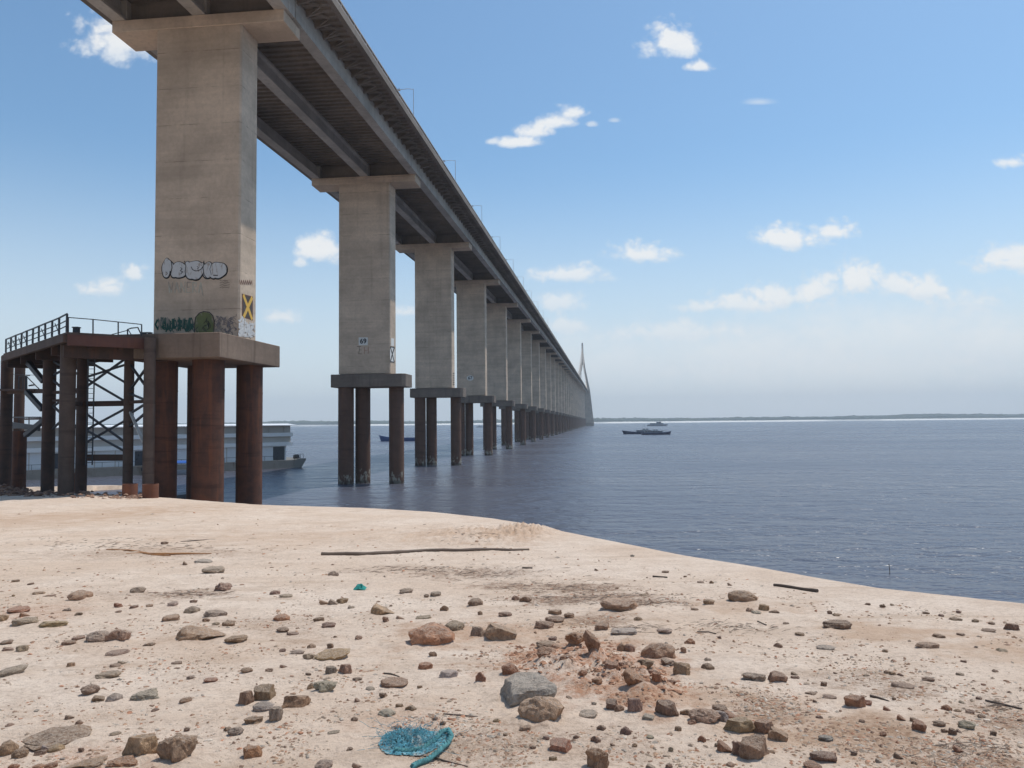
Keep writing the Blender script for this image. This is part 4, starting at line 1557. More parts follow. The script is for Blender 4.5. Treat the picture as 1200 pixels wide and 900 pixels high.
# floating two-deck dock house (barge) behind the near piles
def build_barge():
    a = at_z(359, 547.5, 0)
    b = at_z(-60, 567, 0)
    d = b - a
    L = d.length
    ang = math.atan2(-d.y, -d.x)
    root = empty('floating_dock', ((a.x + b.x) / 2, (a.y + b.y) / 2, 0), (0, 0, ang))
    tag(root, 'long grey two deck floating dock house with white roof behind the rusty piles', 'barge')
    W = 9.0
    h = L / 2
    mb = MB()
    prof = [(-h, -0.6), (h - 1.4, -0.6), (h - 0.2, 1.2), (h, 1.7), (h - 0.5, 1.75), (h - 3, 1.5), (-h, 1.45)]
    mb.prism(prof, 'y', 0, W)
    mb.build('hull', M['hull_grey'], root)
    e = h - 2.6          # right end of the house
    def strip(name, mat, z0, z1, y0, x1=e, x0=-h + 2):
        m_ = MB()
        m_.box(x0, x1, y0, W - 0.6 - (y0 - .6), z0, z1)
        return m_.build(name, M[mat], root)
    # lower deck: pale panels with openings
    low = strip('lower_wall', 'pale_blue', 1.5, 4.25, 1.15, e - 1.0)
    x = -h + 4
    k = 0
    while x < e - 4:
        m_ = MB()
        if k % 4 == 3:
            m_.box(x, x + 2.4, 1.09, 1.13, 1.55, 4.0)
            m_.build('door_opening', M['glass_dark'], low)
        else:
            m_.box(x, x + 0.10, 1.08, 1.146, 1.52, 4.2)
            m_.build('panel_post', M['barge_grey'], low)
        x += 3.1
        k += 1
    m_ = MB()
    m_.box(e - 3.6, e - 1.35, 1.09, 1.13, 1.55, 4.1)
    m_.build('door_opening', M['glass_dark'], low)
    strip('white_band', 'white', 4.255, 4.95, 0.55)
    strip('middle_wall', 'barge_beige', 4.955, 6.05, 1.0, e - .2)
    strip('white_band', 'white', 6.055, 6.75, 0.5, e + .1)
    strip('upper_wall', 'barge_grey', 6.755, 8.1, 0.9, e - .3)
    m_ = MB()
    x = -h + 4
    while x < e - 1:
        m_.box(x, x + .12, 0.62, 0.74, 6.76, 8.13)
        x += 3.0
    m_.build('deck_post', M['barge_grey'], root)
    m_ = MB()
    m_.prism([(0.1, 8.14), (W - 0.1, 8.14), (W - 0.1, 8.24), (W / 2, 8.52), (0.1, 8.24)], 'x', -h + 1.4, e + 0.7)
    m_.build('roof', M['roof_white'], root)
    # bow rail, winch and clutter
    m_ = MB()
    for xx in (e + .3, e + .9, e + 1.5, e + 2.1):
        m_.bar((xx, .3, 1.5), (xx, .3, 2.5), .07)
    m_.bar((e + .3, .3, 2.5), (e + 2.1, .3, 2.6), .06)
    m_.build('bow_rail', M['dark_metal'], root)
    m_ = MB()
    m_.cbox(e + 1.5, 2.2, 1.95, .8, 1.0, .9)
    m_.tube([(e + 1.5, 1.3, 1.9), (e + 1.5, 3.1, 1.9)], .32, 12)
    m_.build('winch', M['dark_metal'], root)
    m_ = MB()
    m_.bar((-h + 3, .12, 2.35), (e - 3, .12, 2.35), .06)
    xx = -h + 3
    while xx < e - 3:
        m_.bar((xx, .12, 1.5), (xx, .12, 2.35), .05)
        xx += 2.5
    m_.build('side_rail', M['dark_metal'], root)


build_barge()

# skiff with blue awning and outboard lying between jetty and barge
o, y = placed('skiff', 203, 556, 0.15, 'small skiff under a bright blue awning beside the floating dock', 'boat')
mb = MB(); hull(mb, 9.5, 1.9, 0.7, 0.3, 0.05, 0.5); mb.build('hull', M['boat_grey'], o)
mb = MB()
mb.prism([(-.95, 2.0), (0, 2.35), (.95, 2.0), (.95, 1.9), (0, 2.25), (-.95, 1.9)], 'x', -4.2, 2.6)
mb.build('awning', M['tarp_blue'], o)
mb = MB()
for sx in (-4.0, -.8, 2.4):
    for sy in (-.85, .85): mb.bar((sx, sy, .6), (sx, sy, 1.95), .06)
mb.build('awning_post', M['white'], o)
mb = MB()
mb.cbox(-4.9, 0, 1.0, .5, .45, .6); mb.bar((-4.9, 0, .8), (-5.0, 0, -.4), .14)
mb.build('outboard_motor', M['dark_metal'], o)

# second boat nosed on to the bank between the two red piles, mostly hidden by the crest
o, y = placed('skiff', 213, 585.0, 1.25, 'dark skiff with outboard moored in shade between two red bridge piles', 'boat')
mb = MB(); hull(mb, 6.5, 1.6, 0.6, 0.3, 0.05, 0.4); mb.build('hull', M['dark_metal'], o)
mb = MB()
mb.cbox(-3.3, 0.1, 1.1, .5, .5, .7); mb.cbox(-2.0, -.3, .95, .8, .6, .7); mb.bar((-3.3, 0.1, .8), (-3.4, 0.1, -.4), .14)
mb.build('outboard_motor', M['boat_grey'], o)

# thin pole standing in the water
p = at_z(1042.5, 673, 0)
mb = MB(); mb.tube([(p.x, p.y, -1.5), (p.x + .01, p.y, .2), (p.x - .02, p.y, .55)], .018, 6)
tag(mb.build('stake', M['wood_dark']), 'thin stake sticking up out of the open water near the beach', 'stake')

# a plank and rubble under the jetty
q = at_sand(31, 572)
mb = MB(); mb.cbox(0, 0, 0, 1.7, .5, .18)
tag(mb.build('plank', M['sign_white'], None, (q.x, q.y + 1.2, sand_z(q.x, q.y + 1.2) + .55), (0.1, 0.08, .15), bevel=.02), 'pale plank lying on the rubble under the left jetty bay', 'plank')


# ------------------------------------------------------------------ rocks
def rock_mesh(seed, kind):
    r_ = random.Random(seed)
    bm = bmesh.new()
    bmesh.ops.create_icosphere(bm, subdivisions=4, radius=1.0)
    planes = []
    npl = {'round': 7, 'block': 10, 'slab': 9, 'jag': 15, 'wedge': 9}[kind]
    lo, hi = {'round': (0.82, 0.96), 'block': (0.58, 0.82), 'slab': (0.6, 0.9), 'jag': (0.55, 0.9), 'wedge': (0.5, 0.85)}[kind]
    if kind == 'block':
        rx = Matrix.Rotation(r_.uniform(-.25, .25), 3, 'X') @ Matrix.Rotation(r_.uniform(-.25, .25), 3, 'Y') @ Matrix.Rotation(r_.uniform(0, 1.5), 3, 'Z')
        for ax in ((1, 0, 0), (-1, 0, 0), (0, 1, 0), (0, -1, 0), (0, 0, 1), (0, 0, -1)):
            planes.append((rx @ Vector(ax), r_.uniform(0.54, 0.76)))
        npl = 5
    for k in range(npl):
        n = Vector((r_.gauss(0, 1), r_.gauss(0, 1), r_.gauss(0, 1))).normalized()
        planes.append((n, r_.uniform(lo, hi)))
    if kind == 'wedge':
        planes.append((Vector((0.55, 0, 0.85)).normalized(), 0.25))
    if kind == 'slab':
        planes.append((Vector((r_.uniform(-.15, .15), r_.uniform(-.15, .15), 1)).normalized(), 0.55))
    off = Vector((r_.uniform(-50, 50), r_.uniform(-50, 50), r_.uniform(-50, 50)))
    am = {'round': .16, 'block': .13, 'slab': .15, 'jag': .26, 'wedge': .14}[kind]
    for v in bm.verts:
        p = v.co.copy()
        for n, d in planes:
            e = p.dot(n) - d
            if e > 0: p -= n * e * 0.96
        nn = mnoise.fractal(p * 1.6 + off, 0.9, 2.1, 5)
        n3 = mnoise.fractal(p * 6 + off, 0.8, 2.1, 3)
        p += p.normalized() * (am * nn + 0.04 * n3)
        v.co = p
    co = [v.co for v in bm.verts]
    mn = Vector([min(c[k] for c in co) for k in range(3)])
    mx = Vector([max(c[k] for c in co) for k in range(3)])
    for v in bm.verts:
        v.co = Vector(((v.co.x - (mn.x + mx.x) / 2) / (mx.x - mn.x) * 2, (v.co.y - (mn.y + mx.y) / 2) / (mx.y - mn.y) * 2, (v.co.z - mn.z) / (mx.z - mn.z)))
    me = bpy.data.meshes.new('rock')
    bm.to_mesh(me)
    bm.free()
    me.polygons.foreach_set('use_smooth', np.ones(len(me.polygons), bool))
    try:
        me.set_sharp_from_angle(angle=math.radians(32))
    except Exception:
        pass
    me.materials.append(M['rock'])
    return me


RM = {}
sd = 100
for kd, cnt in (('round', 6), ('block', 6), ('slab', 5), ('jag', 5), ('wedge', 3)):
    RM[kd] = []
    for k in range(cnt):
        RM[kd].append(rock_mesh(sd, kd))
        sd += 1
TONE = {'g': (0.44, 0.335, 0.25), 'b': (0.42, 0.27, 0.18), 'r': (0.44, 0.225, 0.14), 'o': (0.47, 0.30, 0.185), 'y': (0.50, 0.345, 0.205),
        'p': (0.50, 0.42, 0.345), 'd': (0.345, 0.225, 0.16), 'c': (0.37, 0.335, 0.295), 'k': (0.45, 0.245, 0.155)}
TNAME = {'g': 'grey', 'b': 'brown', 'r': 'reddish', 'o': 'tan', 'y': 'yellowish', 'p': 'pale', 'd': 'dark', 'c': 'grey', 'k': 'orange clay'}

# photograph pixel x, base y, width, height, tone, shape, label, short name for use as a landmark
BIG = [
    (508, 758, 55, 28, 'r', 'round', 'big red brown boulder alone in mid beach, rounded block', 'big red boulder'),
    (620, 829, 63, 34, 'c', 'block', 'flat grey concrete chunk, largest on the beach, with the tan rock in front', 'grey concrete chunk'),
    (635, 850, 53, 34, 'y', 'round', 'yellow tan boulder leaning on the front of the grey concrete chunk', 'yellow tan boulder'),
    (236, 753, 54, 19, 'o', 'wedge', 'tan wedge shaped rock tapering to the right', 'tan wedge rock'),
    (586, 752, 38, 22, 'b', 'wedge', 'brown sloping rock right of the big red boulder', 'brown sloping rock'),
    (533, 741, 24, 14, 'g', 'round', 'grey brown rock just behind the big red boulder', None),
    (559, 747, 16, 13, 'g', 'block', 'small greenish grey stone between the red boulder and the brown sloping rock', None),
    (66, 876, 72, 19, 'd', 'jag', 'long dark jagged slab lying low among smaller rocks at the bottom left', 'long dark slab'),
    (164, 893, 40, 28, 'b', 'block', 'blocky brown rock, left of the close pair at the bottom edge', 'left rock of the pair'),
    (209, 896, 44, 34, 'b', 'jag', 'tall brown rock with pale lower flank, right of the close pair at the bottom', 'right rock of the pair'),
    (145, 901, 36, 13, 'r', 'jag', 'reddish rock cut by the bottom edge in front of the close pair', None),
    (102, 903, 46, 11, 'b', 'jag', 'low brown rock cut by the bottom edge below the long dark slab', None),
    (10, 886, 22, 20, 'b', 'round', 'rounded brown rock at the left picture edge near the long dark slab', 'rounded rock at the left edge'),
    (24, 890, 18, 13, 'b', 'round', 'smaller brown stone touching the rounded rock at the left edge', None),
    (66, 882, 18, 11, 'y', 'round', 'yellowish stone in front of the long dark slab', None),
    (47, 886, 16, 8, 'd', 'block', 'small dark stone in front of the long dark slab', None),
    (94, 705, 27, 13, 'b', 'round', 'rounded brown rock alone on the upper left sand', 'rounded brown rock'),
    (250, 674, 26, 9, 'g', 'slab', 'flat grey stone on smooth sand below the orange branch', 'flat grey stone'),
    (238, 661, 20, 6, 'p', 'slab', 'thin pale stone lying just below the orange branch', None),
    (262, 694, 20, 12, 'd', 'jag', 'dark split rock with a pointed top left of the teal scrap', 'dark split rock'),
    (162, 696, 17, 8, 'g', 'round', 'grey stone between the rounded brown rock and the dark split rock', None),
    (29, 734, 27, 11, 'g', 'slab', 'flat oval grey stone near the left edge', 'flat oval stone'),
    (62, 736, 31, 9, 'y', 'wedge', 'low yellowish stone beside the flat oval grey stone', None),
    (22, 719, 24, 8, 'r', 'slab', 'flat reddish stone above the flat oval grey stone', None),
    (115, 754, 26, 15, 'g', 'round', 'round grey rock touching a brown one, left of the tan wedge rock', 'round grey rock'),
    (139, 755, 28, 17, 'b', 'jag', 'lumpy brown rock touching the round grey one, left of the tan wedge rock', 'lumpy brown rock'),
    (277, 755, 26, 9, 'b', 'slab', 'low brown stone at the thin end of the tan wedge rock', None),
    (15, 794, 34, 11, 'g', 'slab', 'flat grey slab cut by the left picture edge', 'flat slab at the left edge'),
    (127, 796, 28, 8, 'g', 'slab', 'flat grey crumbly stone on bare sand', 'flat crumbly stone'),
    (138, 770, 26, 6, 'd', 'slab', 'thin dark flat stone below the lumpy brown rock', None),
    (105, 817, 20, 13, 'd', 'jag', 'dark pointed rock with a brown chip and pink rock at its right', 'dark pointed rock'),
    (115, 824, 14, 7, 'b', 'wedge', 'brown chip at the foot of the dark pointed rock', None),
    (134, 824, 18, 11, 'p', 'round', 'pale pinkish rock right of the dark pointed rock', None),
    (172, 822, 32, 14, 'p', 'jag', 'pale crumbly rock on bare sand right of the pink rock', 'pale crumbly rock'),
    (310, 824, 24, 20, 'd', 'block', 'dark square block, tallest of the small cluster at left centre', 'dark square block'),
    (289, 828, 18, 18, 'd', 'block', 'dark rock leaning on the left of the dark square block', None),
    (308, 836, 24, 13, 'p', 'slab', 'pale flat stone in front of the dark square block', None),
    (322, 847, 16, 20, 'g', 'slab', 'thin grey slate standing tilted beside the pale flat stone', 'tilted slate'),
    (347, 832, 33, 18, 'b', 'block', 'brown rock right of the tilted slate', 'brown rock by the slate'),
    (296, 889, 23, 17, 'r', 'block', 'pinkish brown block alone on bare sand at the bottom', 'pinkish block'),
    (297, 851, 22, 10, 'b', 'jag', 'brown stone below the dark square block cluster', None),
    (276, 863, 18, 10, 'g', 'round', 'greenish grey pebble pair member, larger one, above the pinkish block', None),
    (448, 722, 27, 13, 'o', 'wedge', 'pale brown rock upper left of the big red boulder', 'pale brown rock'),
    (557, 711, 18, 12, 'd', 'round', 'dark round stone above the brown sloping rock', 'dark round stone'),
    (330, 728, 19, 10, 'r', 'round', 'reddish stone left of the pale brown rock', None),
    (390, 774, 43, 13, 'o', 'slab', 'long flat tan rock below and left of the big red boulder', 'long flat tan rock'),
    (404, 790, 16, 13, 'b', 'block', 'brown stone standing below the long flat tan rock', None),
    (381, 814, 28, 15, 'p', 'jag', 'pale angular rock right of the small cluster', 'pale angular rock'),
    (462, 807, 32, 10, 'b', 'slab', 'low layered brown stone above the blue net', 'layered brown stone'),
    (499, 785, 17, 9, 'r', 'slab', 'flat reddish stone below the big red boulder', None),
    (526, 797, 22, 10, 'p', 'slab', 'pale flat stone left of the grey concrete chunk', None),
    (563, 803, 12, 14, 'k', 'jag', 'pinkish pointed clod left of the grey concrete chunk', None),
    (598, 795, 20, 15, 'r', 'round', 'reddish rounded stone just behind the grey concrete chunk', None),
    (726, 718, 42, 17, 'b', 'slab', 'long brown log shaped rock at the end of the dark debris band', 'log shaped rock'),
    (870, 707, 33, 15, 'b', 'round', 'brown boulder nearest the water on the right beach', 'brown boulder near the water'),
    (706, 740, 19, 11, 'b', 'block', 'square brown stone with a pale slab at its right', 'square brown stone'),
    (731, 746, 32, 8, 'p', 'slab', 'pale flat slab right of the square brown stone', None),
    (638, 740, 22, 12, 'd', 'block', 'dark rock at the left of the stone row below the debris band', 'dark rock below the debris band'),
    (650, 731, 22, 8, 'd', 'slab', 'dark flat stone behind the dark rock below the debris band', None),
    (650, 722, 16, 7, 'b', 'block', 'brown brick shaped stone just below the dark debris band', None),
    (772, 775, 40, 23, 'b', 'round', 'smooth brown boulder with pale top right of the red clay', 'smooth brown boulder'),
    (783, 783, 18, 9, 'g', 'jag', 'grey stone in front of the smooth brown boulder', None),
    (738, 765, 14, 11, 'b', 'round', 'rounded brown stone, right of the two left of the smooth brown boulder', None),
    (728, 764, 10, 10, 'b', 'round', 'rounded brown stone, left of the two left of the smooth brown boulder', None),
    (694, 784, 20, 24, 'k', 'wedge', 'pointed orange clay peak rising from the red clay heap', 'clay peak'),
    (743, 817, 26, 20, 'r', 'wedge', 'dark reddish rock with a sloping side at the right of the red clay', 'sloping reddish rock'),
    (799, 795, 20, 17, 'b', 'block', 'brown square rock leaning left below the smooth brown boulder', 'leaning square rock'),
    (757, 793, 20, 11, 'd', 'jag', 'dark jagged rock between the clay peak and the leaning square rock', None),
    (744, 839, 19, 20, 'd', 'block', 'dark upright rock below the sloping reddish rock', 'dark upright rock'),
    (717, 833, 14, 12, 'd', 'block', 'dark stone left of the dark upright rock', None),
    (726, 837, 12, 9, 'b', 'round', 'small brown stone touching the dark upright rock', None),
    (782, 844, 28, 19, 'd', 'block', 'dark brown block right of the dark upright rock', 'dark brown block'),
    (826, 852, 36, 20, 'b', 'round', 'wide brown rock right of the dark brown block', 'wide brown rock'),
    (806, 842, 18, 10, 'b', 'jag', 'brown stone between the dark brown block and the wide brown rock', None),
    (813, 852, 13, 8, 'r', 'round', 'reddish stone in front of the wide brown rock', None),
    (845, 848, 18, 15, 'p', 'block', 'pale stone right of the wide brown rock', None),
    (856, 844, 17, 10, 'r', 'wedge', 'pink stone behind the pale yellow block', None),
    (843, 834, 17, 8, 'd', 'slab', 'dark flat stone behind the wide brown rock', None),
    (867, 861, 36, 18, 'y', 'block', 'pale yellow block on top of the right rock pile', 'pale yellow block'),
    (895, 861, 26, 18, 'b', 'block', 'brown rock right of the pale yellow block', None),
    (912, 869, 23, 17, 'b', 'wedge', 'brown wedge at the right end of the rock pile', None),
    (884, 894, 34, 30, 'd', 'block', 'large dark square block at the front of the right rock pile', 'large dark square block'),
    (866, 888, 16, 18, 'b', 'block', 'brown block leaning on the left of the large dark square block', None),
    (850, 886, 18, 14, 'r', 'wedge', 'reddish stone at the left front of the right rock pile', None),
    (657, 884, 25, 16, 'r', 'block', 'red brick coloured stone alone below the yellow tan boulder', 'red brick stone'),
    (700, 906, 27, 26, 'b', 'jag', 'brown rough rock cut by the bottom edge right of the red brick stone', 'rough rock at the bottom edge'),
    (884, 800, 27, 12, 'g', 'jag', 'grey ridged stone above the right rock pile', 'grey ridged stone'),
    (911, 800, 21, 13, 'b', 'block', 'brown two humped stone right of the grey ridged stone', 'two humped stone'),
    (829, 786, 15, 9, 'd', 'round', 'dark oval stone right of the leaning square rock', None),
    (982, 739, 32, 11, 'd', 'slab', 'dark flat stone stack on the upper right beach', 'dark flat stack'),
    (1185, 740, 16, 10, 'd', 'block', 'dark square stone at the right picture edge', 'dark stone at the right edge'),
    (1159, 741, 16, 4, 'd', 'slab', 'thin dark stone left of the dark square stone at the right edge', None),
    (1087, 762, 26, 7, 'b', 'slab', 'flat brown stone between the dark flat stack and the right edge', 'flat brown stone'),
    (1002, 829, 23, 16, 'k', 'block', 'orange brown layered block with a dark cap at right centre', 'orange brown block'),
    (1016, 826, 12, 7, 'r', 'jag', 'reddish chip right of the orange brown layered block', None),
    (1058, 807, 25, 7, 'd', 'slab', 'thin dark slab right of the orange brown block', None),
    (1088, 800, 14, 6, 'd', 'slab', 'small dark flat stone beyond the thin dark slab', None),
    (1077, 858, 16, 12, 'r', 'block', 'reddish square stone in the dark gravel at lower right', 'reddish stone in the gravel'),
    (1133, 855, 18, 11, 'p', 'jag', 'pale stone among dark ones in the lower right gravel', None),
    (965, 893, 30, 13, 'd', 'slab', 'long dark tilted stone alone on sand at lower right', 'long tilted stone'),
    (952, 902, 21, 9, 'r', 'round', 'reddish stone at the bottom edge below the long tilted stone', None),
    (968, 868, 17, 7, 'c', 'slab', 'flat greenish grey stone above the long tilted stone', None),
    (380, 903, 21, 12, 'g', 'round', 'rounded grey stone at the bottom edge left of the blue net', None),
]
SMALL = [
    (217, 663, 6, 5, 'd'), (29, 724, 11, 6, 'r'), (3, 730, 14, 9, 'b'), (80, 757, 15, 6, 'd'), (92, 751, 14, 5, 'd'), (8, 756, 14, 5, 'd'), (9, 765, 12, 6, 'd'), (26, 765, 13, 8, 'g'),
    (175, 760, 14, 5, 'b'), (201, 729, 20, 9, 'b'), (225, 719, 18, 9, 'g'), (252, 725, 26, 9, 'g'), (227, 707, 9, 5, 'd'), (203, 712, 12, 5, 'g'), (157, 714, 10, 4, 'd'), (175, 713, 8, 4, 'b'),
    (138, 714, 10, 6, 'r'), (139, 719, 8, 3, 'd'), (92, 722, 9, 4, 'd'), (79, 717, 10, 5, 'g'), (241, 731, 9, 6, 'b'), (253, 733, 9, 4, 'g'), (268, 735, 14, 7, 'b'), (45, 698, 14, 4, 'b'),
    (58, 700, 14, 3, 'b'), (18, 683, 9, 3, 'd'), (36, 686, 7, 2.5, 'd'), (193, 638, 9, 4, 'd'), (135, 784, 12, 5, 'd'), (143, 781, 10, 6, 'g'), (83, 784, 9, 6, 'b'), (218, 826, 15, 7, 'b'),
    (82, 842, 10, 6, 'd'), (92, 852, 8, 6, 'b'), (53, 879, 9, 8, 'p'), (96, 883, 7, 6, 'd'), (60, 903, 14, 7, 'r'), (16, 902, 12, 7, 'r'), (45, 903, 14, 7, 'r'), (219, 857, 7, 5, 'd'), (267, 858, 9, 6, 'b'),
    (135, 864, 13, 4, 'g'), (289, 789, 14, 7, 'b'), (247, 801, 16, 5, 'r'), (207, 779, 12, 4, 'd'), (223, 796, 9, 5, 'g'), (391, 676, 12, 7, 'g'), (322, 698, 12, 6, 'd'), (335, 701, 15, 4, 'g'),
    (476, 697, 16, 7, 'g'), (511, 699, 13, 6, 'g'), (500, 700, 6, 4, 'd'), (380, 709, 12, 7, 'b'), (402, 708, 14, 8, 'b'), (390, 709, 12, 8, 'g'), (411, 714, 9, 5, 'g'), (521, 717, 11, 8, 'd'),
    (592, 724, 16, 6, 'd'), (563, 722, 6, 5, 'd'), (452, 730, 8, 7, 'b'), (374, 731, 13, 7, 'd'), (385, 737, 16, 8, 'd'), (332, 742, 15, 6, 'd'), (343, 745, 14, 4, 'd'), (420, 750, 9, 6, 'd'),
    (365, 760, 10, 6, 'b'), (387, 760, 8, 7, 'd'), (496, 727, 18, 4, 'g'), (469, 727, 10, 5, 'b'), (362, 773, 14, 8, 'g'), (348, 767, 16, 6, 'g'), (331, 764, 8, 5, 'd'), (388, 790, 13, 10, 'g'),
    (315, 788, 9, 5, 'd'), (332, 782, 9, 5, 'b'), (361, 791, 7, 4, 'd'), (365, 808, 10, 9, 'd'), (419, 798, 12, 5, 'g'), (507, 769, 10, 7, 'd'), (450, 820, 10, 7, 'd'), (481, 835, 13, 8, 'd'),
    (468, 830, 9, 5, 'b'), (434, 810, 11, 5, 'p'), (453, 840, 20, 10, 'p'), (391, 862, 14, 4, 'g'), (418, 902, 13, 8, 'b'), (415, 846, 8, 6, 'd'), (519, 850, 8, 6, 'd'), (510, 845, 7, 5, 'b'),
    (582, 848, 9, 5, 'y'), (466, 855, 9, 5, 'r'), (616, 706, 15, 8, 'd'), (604, 704, 9, 6, 'b'), (667, 726, 12, 7, 'b'), (748, 728, 10, 6, 'b'), (676, 750, 26, 8, 'p'), (648, 751, 10, 5, 'd'),
    (640, 762, 24, 8, 'd'), (809, 755, 12, 8, 'r'), (779, 744, 18, 6, 'g'), (878, 717, 9, 6, 'd'), (886, 720, 12, 5, 'p'), (895, 716, 12, 8, 'b'), (831, 709, 14, 7, 'b'), (814, 715, 9, 3, 'd'),
    (755, 700, 12, 3, 'd'), (780, 671, 9, 3, 'd'), (803, 677, 4, 3, 'd'), (699, 669, 5, 3, 'd'), (821, 684, 8, 3, 'd'), (834, 685, 5, 4, 'd'), (855, 687, 6, 4, 'd'), (741, 653, 5, 3, 'p'),
    (770, 811, 11, 10, 'r'), (765, 802, 12, 9, 'k'), (787, 808, 12, 6, 'r'), (716, 803, 18, 13, 'k'), (664, 790, 16, 10, 'k'), (640, 783, 22, 14, 'k'), (676, 775, 26, 14, 'k'), (655, 772, 18, 9, 'k'),
    (712, 790, 14, 9, 'k'), (700, 812, 12, 8, 'k'), (730, 795, 12, 8, 'k'), (684, 805, 10, 7, 'k'), (722, 780, 10, 6, 'k'), (823, 873, 10, 9, 'r'), (705, 857, 11, 8, 'd'), (733, 864, 13, 10, 'd'),
    (698, 873, 12, 9, 'd'), (784, 902, 8, 6, 'd'), (762, 901, 11, 6, 'g'), (829, 775, 9, 5, 'g'), (615, 857, 14, 6, 'b'), (668, 822, 10, 6, 'd'), (801, 766, 7, 8, 'b'), (972, 720, 6, 5, 'd'),
    (980, 722, 9, 4, 'b'), (1120, 728, 14, 4, 'd'), (1123, 719, 6, 4, 'd'), (1143, 730, 8, 4, 'd'), (1162, 732, 7, 3, 'd'), (1127, 747, 10, 4, 'd'), (1100, 749, 14, 5, 'd'), (968, 762, 22, 6, 'p'),
    (937, 744, 11, 4, 'd'), (921, 733, 7, 3, 'd'), (1034, 712, 7, 5, 'd'), (1046, 710, 5, 3, 'd'), (1017, 709, 7, 3, 'd'), (1103, 723, 6, 3, 'd'), (1085, 720, 8, 3, 'd'), (907, 719, 12, 4, 'd'),
    (912, 758, 10, 6, 'b'), (972, 818, 16, 5, 'd'), (950, 812, 13, 4, 'd'), (965, 804, 7, 6, 'd'), (955, 823, 5, 4, 'd'), (931, 790, 8, 4, 'd'), (932, 796, 10, 4, 'd'), (1039, 790, 6, 4, 'd'),
    (1046, 793, 9, 5, 'b'), (1055, 794, 7, 4, 'd'), (1109, 834, 12, 8, 'r'), (1137, 838, 10, 6, 'd'), (1122, 835, 8, 4, 'b'), (1101, 852, 14, 7, 'd'), (1107, 859, 8, 5, 'd'), (1116, 862, 9, 9, 'd'),
    (1124, 860, 7, 5, 'd'), (1164, 863, 8, 7, 'd'), (1053, 890, 11, 8, 'd'), (1071, 897, 7, 5, 'd'), (1174, 766, 12, 5, 'g'), (1129, 777, 7, 3, 'd'), (1166, 788, 7, 4, 'd'), (1125, 793, 9, 4, 'g'),
    (960, 841, 8, 4, 'd'), (1010, 846, 7, 4, 'd'), (1035, 862, 8, 6, 'r'), (1056, 845, 10, 6, 'r'), (1070, 846, 7, 5, 'd'), (1122, 882, 12, 8, 'r'), (1150, 843, 9, 5, 'd'), (1030, 893, 8, 5, 'p'),
    (856, 900, 10, 6, 'b'), (762, 868, 9, 5, 'p'), (795, 860, 8, 6, 'b'), (690, 842, 22, 9, 'p'), (760, 846, 14, 7, 'p'), (640, 868, 8, 5, 'd'), (625, 880, 8, 5, 'd'), (675, 868, 7, 5, 'b'),
    (648, 893, 10, 6, 'b'), (744, 878, 6, 5, 'b'), (718, 876, 6, 4, 'd'), (842, 877, 9, 6, 'd'), (786, 882, 6, 6, 'g')]

GRP = 'loose rocks on the beach'


def put_rock(px, py, w, h, tone, shape, seed):
    r_ = random.Random(seed)
    q = at_sand(px, py)
    dist = (q - Vector((0, 0, EYE))).dot(CAM_ROT @ Vector((0, 0, -1)))
    k = dist / F
    W = w * k
    down = math.atan2(EYE - q.z, math.hypot(q.x, q.y))
    D = W * r_.uniform(0.62, 0.9)
    H = max(0.35 * h * k, (h * k - 0.45 * D * math.sin(down)) / math.cos(down))
    H = min(H, 1.1 * W)
    me = r_.choice(RM[shape])
    ang = math.atan2(q.x, q.y)
    # centre sits behind the visible foot
    cx, cy = q.x + math.sin(ang) * D * 0.42, q.y + math.cos(ang) * D * 0.42
    zg = sand_z(cx, cy)
    sink = 0.28 if w >= 14 else 0.45
    o = bpy.data.objects.new('rock' if w >= 14 else 'stone', me)
    COL.objects.link(o)
    flip = r_.choice([0, 0, math.pi])
    if shape == 'wedge': flip = 0
    o.location = (cx, cy, zg - H * sink)
    o.rotation_euler = (r_.uniform(-.08, .08), r_.uniform(-.08, .08), -ang + r_.uniform(-.3, .3) + flip)
    o.scale = (W / 2 * 1.04, D / 2, H * (1 + sink))
    t = TONE[tone]
    j = r_.uniform(0.85, 1.15)
    o.color = (t[0] * j, t[1] * j * r_.uniform(.95, 1.05), t[2] * j * r_.uniform(.92, 1.08), 1)
    return o


land = []
for n, (px, py, w, h, tone, shape, lab, short) in enumerate(BIG):
    o = put_rock(px, py, w, h, tone, shape, 1000 + n)
    tag(o, lab, 'rock', GRP)
    if short: land.append((px, py, short))
land += [(422, 690, 'teal scrap'), (485, 880, 'blue net'), (500, 650, 'driftwood pole'), (932, 690, 'thin stick by the water')]
used = {}


def near_label(px, py, adj, noun):
    """describe a small stone by the landmark nearest to it"""
    b = min(land, key=lambda L: ((L[0] - px) / 1.0) ** 2 + ((L[1] - py) * 2.2) ** 2)
    dx, dy = px - b[0], py - b[1]
    if abs(dx) > abs(dy) * 2.2:
        rel = ('just ' if abs(dx) < 40 else '') + ('right of' if dx > 0 else 'left of')
    else:
        rel = ('just ' if abs(dy) < 18 else '') + ('in front of' if dy > 0 else 'behind')
    return '%s %s %s the %s' % (adj, noun, rel, b[2])


rows = []
for n, (px, py, w, h, tone) in enumerate(SMALL):
    shape = random.choice(['round', 'jag', 'slab', 'jag', 'wedge']) if h > w * .45 else random.choice(['slab', 'jag', 'slab'])
    o = put_rock(px, py, w, h, tone, shape, 3000 + n)
    rows.append((o, px, py, w, h, tone))
